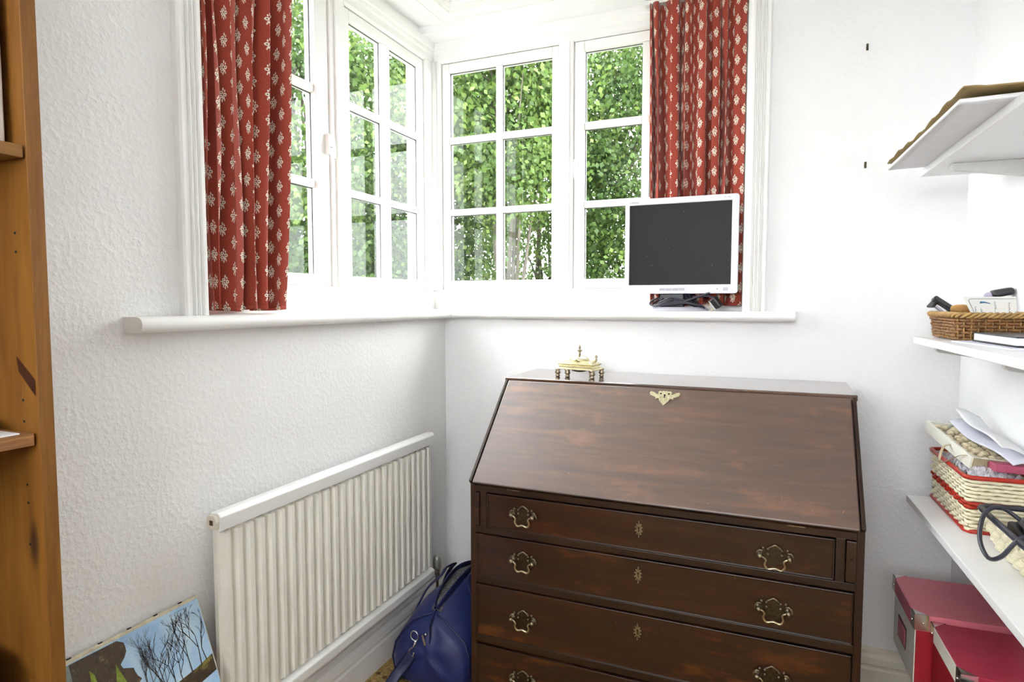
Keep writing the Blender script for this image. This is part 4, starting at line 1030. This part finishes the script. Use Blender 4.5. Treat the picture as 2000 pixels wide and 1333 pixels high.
P_DARK = paint('paint_dark_wood', [(.32, sRGB(36, 28, 24)), (.48, sRGB(84, 66, 56)), (.56, sRGB(62, 60, 32)), (.70, sRGB(150, 126, 104))], (80, 80, 80))
P_GREEN = paint('paint_moss', [(.3, sRGB(84, 104, 30)), (.7, sRGB(164, 186, 66))], (50, 50, 50))
P_GREY = paint('paint_grey', [(.3, sRGB(96, 110, 106)), (.7, sRGB(146, 160, 152))], (40, 40, 40))
P_BANK = paint('paint_bank', [(.3, sRGB(36, 28, 24)), (.55, sRGB(70, 56, 38)), (.75, sRGB(160, 150, 70))], (30, 30, 30))
P_TWIG = paint('paint_twig', [(.3, sRGB(38, 34, 40)), (.7, sRGB(72, 64, 66))], (60, 60, 60))
def patch(name, mat, poly, h):
    m = MB(); n = len(poly)
    m.add([pp(s, t, .0002) for s, t in poly]+[pp(s, t, h) for s, t in poly], [tuple(range(n, 2*n))]+[(i, (i+1) % n, n+(i+1) % n, n+i) for i in range(n)])
    return m.build(name, mat, cv)
patch('painted_sky', P_SKY, [(.004, .008), (PW-.003, .006), (PW-.003, PH-.01), (.004, PH-.01)], .0004)
rnd = random.Random(3)
edge = [(.222+.010*math.sin(k*.9)+rnd.uniform(-.007, .007)+.05*(k/29), .010+.010*k) for k in range(30)]
patch('painted_thicket', P_DARK, [(.004, .008)]+edge+[(.26, PH-.02), (.004, PH-.02)], .0007)
patch('painted_grey_trunk', P_GREY, [(.085, .010), (.118, .009), (.116, .16), (.110, .30), (.085, .30)], .0010)
patch('painted_moss', P_GREEN, [(.205, .055), (.214, .085), (.226, .135), (.235, .20), (.24, .28), (.185, .28), (.186, .20), (.192, .12)], .0011)
patch('painted_moss', P_GREEN, [(.152, .040), (.160, .052), (.163, .085), (.158, .10), (.150, .07)], .0011)
patch('painted_moss', P_GREEN, [(.126, .050), (.131, .060), (.130, .12), (.124, .13)], .0011)
patch('painted_bank', P_BANK, [(PW-.004, .146), (.38, .156), (.33, .162), (.28, .166), (.235, .168), (.235, .21), (.30, .205), (.36, .196), (PW-.004, .186)], .0009)
def twig_tree(s, t, ang, ln, wd, depth, m, rnd):
    if depth == 0 or ln < .006: return
    s1, t1 = s+ln*math.sin(ang), t-ln*math.cos(ang)
    s1 = min(PW-.008, s1); t1 = max(.014, t1)
    dx, dy_ = s1-s, t1-t; q = math.hypot(dx, dy_) or 1; px, py = -dy_/q*wd/2, dx/q*wd/2; w2_ = .75
    m.add([pp(s+px, t+py, .0013), pp(s-px, t-py, .0013), pp(s1-px*w2_, t1-py*w2_, .0013), pp(s1+px*w2_, t1+py*w2_, .0013)], [(0, 1, 2, 3)])
    for k in range(2 if rnd.random() < .75 else 3):
        twig_tree(s1, t1, ang*.7+rnd.uniform(-.62, .62), ln*rnd.uniform(.62, .92), wd*.72, depth-1, m, rnd)
for k, (s, t, ln, a) in enumerate(((.262, .215, .044, -.10), (.272, .20, .030, .25), (.296, .195, .042, -.02), (.318, .190, .036, .06), (.340, .180, .030, -.1), (.366, .166, .040, -.05), (.392, .158, .040, .08), (.408, .152, .030, -.15))):
    m = MB(); twig_tree(s, t, a, ln*1.08, .0027, 6, m, random.Random(60+k)); m.build('painted_tree', P_TWIG, cv)
for k in range(6):
    s = .06+.065*k; m = MB(); obox(m, PO+alo*s-nrm*.006-dn*.001, alo, nrm, dn, .004, .0022, .0015); m.build('tack', BLACKM, cv)

# ------------------------------------------------------------------ blue holdall on the floor
bg_ = thing('holdall_bag', 'blue nylon holdall bag slumped between radiator and bureau', 'bag', (.25, -.38, 0))
BY_0, BY_1 = -.590, -.170; BCX = .255
prof_l = [(-.0, .004), (-.125, .004), (-.160, .030), (-.168, .090), (-.158, .150), (-.130, .205), (-.090, .250), (-.045, .285), (-.012, .300)]
prof_r = [(.012, .300), (.045, .285), (.092, .250), (.128, .205), (.150, .150), (.158, .090), (.150, .030), (.120, .004)]
ring = prof_l+prof_r
NS = 30
def bagpt(k, v):
    x, z = ring[k]
    ev = max(0, 1-abs(2*v-1)**7)
    zr = z*(.88+.12*math.sin(PI*min(1, v*1.05)))*(1+.12*v)
    sl = .86+.14*ev; slz = (.90+.10*ev) if z > .05 else 1
    y = BY_0+(BY_1-BY_0)*v+.10*max(0, z-.05)*(1-v)
    p = Vector((BCX+x*sl, y, max(.003, zr*slz)))
    nz_ = mnoise.noise(p*8)*.016+mnoise.noise(Vector((p.x*26, p.y*9, p.z*26)))*.009
    d = Vector((x, 0, z-.12)); d = d.normalized() if d.length > 0 else d
    p += d*nz_*(1 if .03 < z < .27 else .25)
    p.z = max(.003, p.z); return p
m = MB(); R_ = len(ring)
rings = []
for q in (.06, .3, .55, .8, .94):          # creased near end panel
    row = []
    for k in range(R_):
        p = bagpt(k, 0); c = Vector((BCX, 0, .13)); w_ = Vector((c.x+(p.x-c.x)*q, 0, c.z+(p.z-c.z)*q))
        fold = .020*math.sin((w_.x-BCX)*95+w_.z*30)*max(0, w_.z-.06)/.2+.018*mnoise.noise(Vector((w_.x*34, 0, w_.z*16)))
        row.append(Vector((w_.x, BY_0+.10*max(0, w_.z-.05)-.030*(1-q**2)+fold*(1-q**4), w_.z)))
    rings.append(row)
for j in range(NS): rings.append([bagpt(k, j/(NS-1)) for k in range(R_)])
vs_ = [p for r in rings for p in r]; NR = len(rings)
fs = [(j*R_+k, j*R_+(k+1) % R_, (j+1)*R_+(k+1) % R_, (j+1)*R_+k) for j in range(NR-1) for k in range(R_)]
fs += [tuple(range(R_))[::-1], tuple(range((NR-1)*R_, NR*R_))]
m.add(vs_, fs, True)
body = m.build('body', BAGM, bg_)
s_ = body.modifiers.new('sub', 'SUBSURF'); s_.levels = 1; s_.render_levels = 2
# open zip mouth: two piped lips with the lining between
def ridge(off, v, dz=0.0):
    a = bagpt(8, v); b = bagpt(9, v); c = (a+b)/2; return Vector((c.x+off, c.y, max(a.z, b.z)+dz))
vsn = [.06+.86*i/24 for i in range(25)]
m = MB(); m.grid(25, 3, lambda u, v: tuple(ridge(-.020+.040*v, .06+.86*u, -.004+.006*(1-abs(2*v-1))))); m.build('lining', LINING, bg_, solid=.002)
for sgn in (-1, 1):
    MB().tube([ridge(sgn*(.004+.022*math.sin(PI*(v-.06)/.86)**.6), v, .006) for v in vsn], .0075, 8, squash=(1.5, .55)).build('zip_lip', BAGD, bg_)
    # carrying handle
    hp = bez([bagpt(4 if sgn < 0 else 13, .30), bagpt(6 if sgn < 0 else 11, .34)+Vector((sgn*.010, 0, .012)), ridge(sgn*.060, .42, .004), ridge(sgn*.066, .55, .006), ridge(sgn*.060, .68, .002), bagpt(6 if sgn < 0 else 11, .76)+Vector((sgn*.010, 0, .012)), bagpt(4 if sgn < 0 else 13, .80)], 7)
    MB().tube(hp, .011, 8, squash=(.35, 1.3)).build('handle', BAGD, bg_)
# piping down the near end, zip pull, ring, clip and shoulder strap
def endp(x, z, h=.0):
    y = BY_0+.10*max(0, z-.05)-.018-h
    return Vector((BCX+x, y, z))
MB().tube(bez([ridge(0, .05, .006), endp(.004, .235), endp(.006, .20), endp(.006, .17)], 6), .006, 8, squash=(1, .6)).build('zip_tape', BAGD, bg_)
zp = MB(); obox(zp, endp(-.012, .182, .012), (.95, 0, .3), (0, 1, 0), (-.3, 0, .95), .0035, .0012, .018); zp.ball(endp(-.006, .201, .010), .005, 8); zp.build('zip_pull', STEEL, bg_)
rc = endp(-.048, .190, .014)
m = MB(); m.tube([(rc.x+.015*math.cos(a), rc.y, rc.z+.017*math.sin(a)) for a in [2*PI*i/24 for i in range(24)]], .0022, 6, closed=True); m.build('ring', STEEL, bg_)
m = MB(); q0 = rc+Vector((.006, -.003, -.018)); m.ball(q0, .006, 8); m.tube([q0, q0+Vector((-.008, -.004, -.022))], .0036, 8); m.tube(bez([q0+Vector((-.008, -.004, -.020)), q0+Vector((-.020, -.006, -.030)), q0+Vector((-.022, -.006, -.046)), q0+Vector((-.010, -.006, -.052)), q0+Vector((-.004, -.005, -.036))], 5), .0026, 6); m.build('snap_hook', STEEL, bg_)
sp_ = bez([q0+Vector((-.016, -.006, -.046)), q0+Vector((-.035, -.020, -.080)), q0+Vector((-.055, -.040, -.110)), (q0.x-.075, q0.y-.08, .02), (q0.x-.08, q0.y-.16, .008), (q0.x-.02, q0.y-.26, .008)], 8)
MB().tube(sp_, .019, 8, squash=(.10, 1), upv=(.2, -1, .45)).build('shoulder_strap', BAGD, bg_)
for sgn in (-1, 1):
    MB().tube([bagpt(k, .035)+Vector((0, -.002, 0)) for k in (range(2, 9) if sgn < 0 else range(9, 15))], .004, 6).build('piping', BAGD, bg_)

# ------------------------------------------------------------------ garden: lawn and trees outside
struct(MB().box(-40, 30, WT+.02, 60, -.62, -.60).box(-40, -WT-.02, -20, WT+.02, -.62, -.60), 'lawn', GRASS, 'green lawn outside the window')
def tree(base, crown, nclus, leaves, label, seed, size=.066, droop=.5, tint=(0, 1)):
    rnd = np.random.default_rng(seed); bx, by, bz_ = base
    t = thing('garden_tree', label, 'tree', base, group='trees outside the window')
    C0 = np.array(crown[0]); Rr = np.array(crown[1])
    m = MB(); r2 = random.Random(seed)
    top = Vector(C0)+Vector((0, 0, Rr[2]*.6))
    tp = bez([Vector(base), Vector((bx+.15, by, bz_+(top.z-bz_)*.35)), Vector((C0[0]-.1, C0[1], C0[2]*.5+bz_*.5+.5)), top], 6)
    m.tube(tp, lambda s: .10*(1-s)+.015, 8)
    # clusters inside the crown ellipsoid, denser to the shell
    d = rnd.normal(size=(nclus, 3)); d /= np.linalg.norm(d, axis=1)[:, None]
    rad = rnd.uniform(.25, 1, nclus)**.5
    P = C0+d*rad[:, None]*Rr
    for i in range(0, nclus, 14):
        s0 = Vector(tp[r2.randint(len(tp)//3, len(tp)-1)]); e = Vector(P[i]); mid = (s0+e)/2+Vector((0, 0, .25))
        m.tube([s0, mid, e], lambda s: .022*(1-s)+.004, 5)
    m.build('branches', TRUNK, t)
    n = nclus*leaves
    ctr = np.repeat(P, leaves, axis=0); cd_ = rnd.normal(size=(nclus, 3)); cd_[:, 2] = -abs(cd_[:, 2])*droop; cd_ /= np.linalg.norm(cd_, axis=1)[:, None]
    along = rnd.uniform(-.35, .35, n); axis = np.repeat(cd_, leaves, axis=0)
    pos = ctr+axis*along[:, None]+rnd.normal(scale=.12, size=(n, 3))
    dirv = axis*.6+rnd.normal(scale=.55, size=(n, 3))+np.array([0, 0, -.45]); dirv /= np.linalg.norm(dirv, axis=1)[:, None]
    oth = rnd.normal(size=(n, 3))*.6+np.array([.3, -.2, 0]); sd = np.cross(dirv, oth); sd /= np.linalg.norm(sd, axis=1)[:, None]; nm = np.cross(sd, dirv)
    L = size*rnd.uniform(.6, 1.25, n)[:, None]; Wd = L*.36
    a = pos; b = pos+dirv*L*.45+sd*Wd+nm*L*.08; c = pos+dirv*L; e = pos+dirv*L*.45-sd*Wd+nm*L*.08
    V = np.stack([a, b, c, e], 1).reshape(-1, 3)-np.array(base)
    me = bpy.data.meshes.new('foliage'); me.vertices.add(4*n); me.vertices.foreach_set('co', V.ravel())
    me.loops.add(4*n); me.loops.foreach_set('vertex_index', np.arange(4*n, dtype=np.int32))
    me.polygons.add(n); me.polygons.foreach_set('loop_start', np.arange(0, 4*n, 4, dtype=np.int32))
    me.update(calc_edges=True)
    ti = np.repeat(np.clip(np.repeat(rnd.uniform(tint[0], tint[1], nclus), leaves)*.6+.4*rnd.uniform(tint[0], tint[1], n), 0, 1), 4)
    at = me.attributes.new('tint', 'FLOAT', 'POINT'); at.data.foreach_set('value', ti.astype(np.float32))
    me.materials.append(LEAF)
    o = bpy.data.objects.new('foliage', me); COL.objects.link(o); o.parent = t; o['kind'] = 'stuff'
    return t
def az(deg_left, dist, z):
    a = math.radians(deg_left); return (CAM.x-dist*math.sin(a), CAM.y+dist*math.cos(a), z)
def tr_(deg, dist, zc, rr, nc, lv, lab, seed, **kw):
    p = az(deg, dist, zc); tree((p[0], p[1], -.6), (p, rr), nc, lv, lab, seed, **kw)
tr_(42, 7.6, 2.9, (1.4, 1.25, 2.2), 360, 120, 'leafy green tree seen through the leftmost casement', 1)
tr_(30.5, 8.4, 3.0, (1.05, 1.05, 2.5), 300, 120, 'leafy green tree seen through the fixed window left of the corner', 2)
tr_(23.5, 7.0, 3.5, (.80, .75, 1.4), 170, 120, 'bright green tree right of the corner post, nearest the glass', 3, tint=(.2, 1))
tr_(20.0, 9.8, 2.6, (1.1, .9, 2.3), 130, 120, 'thin leafed tree with sky showing, behind the corner', 4)
tr_(10.0, 8.0, 2.9, (1.4, .9, 2.3), 330, 120, 'dense green tree behind the casement beside the monitor', 5)
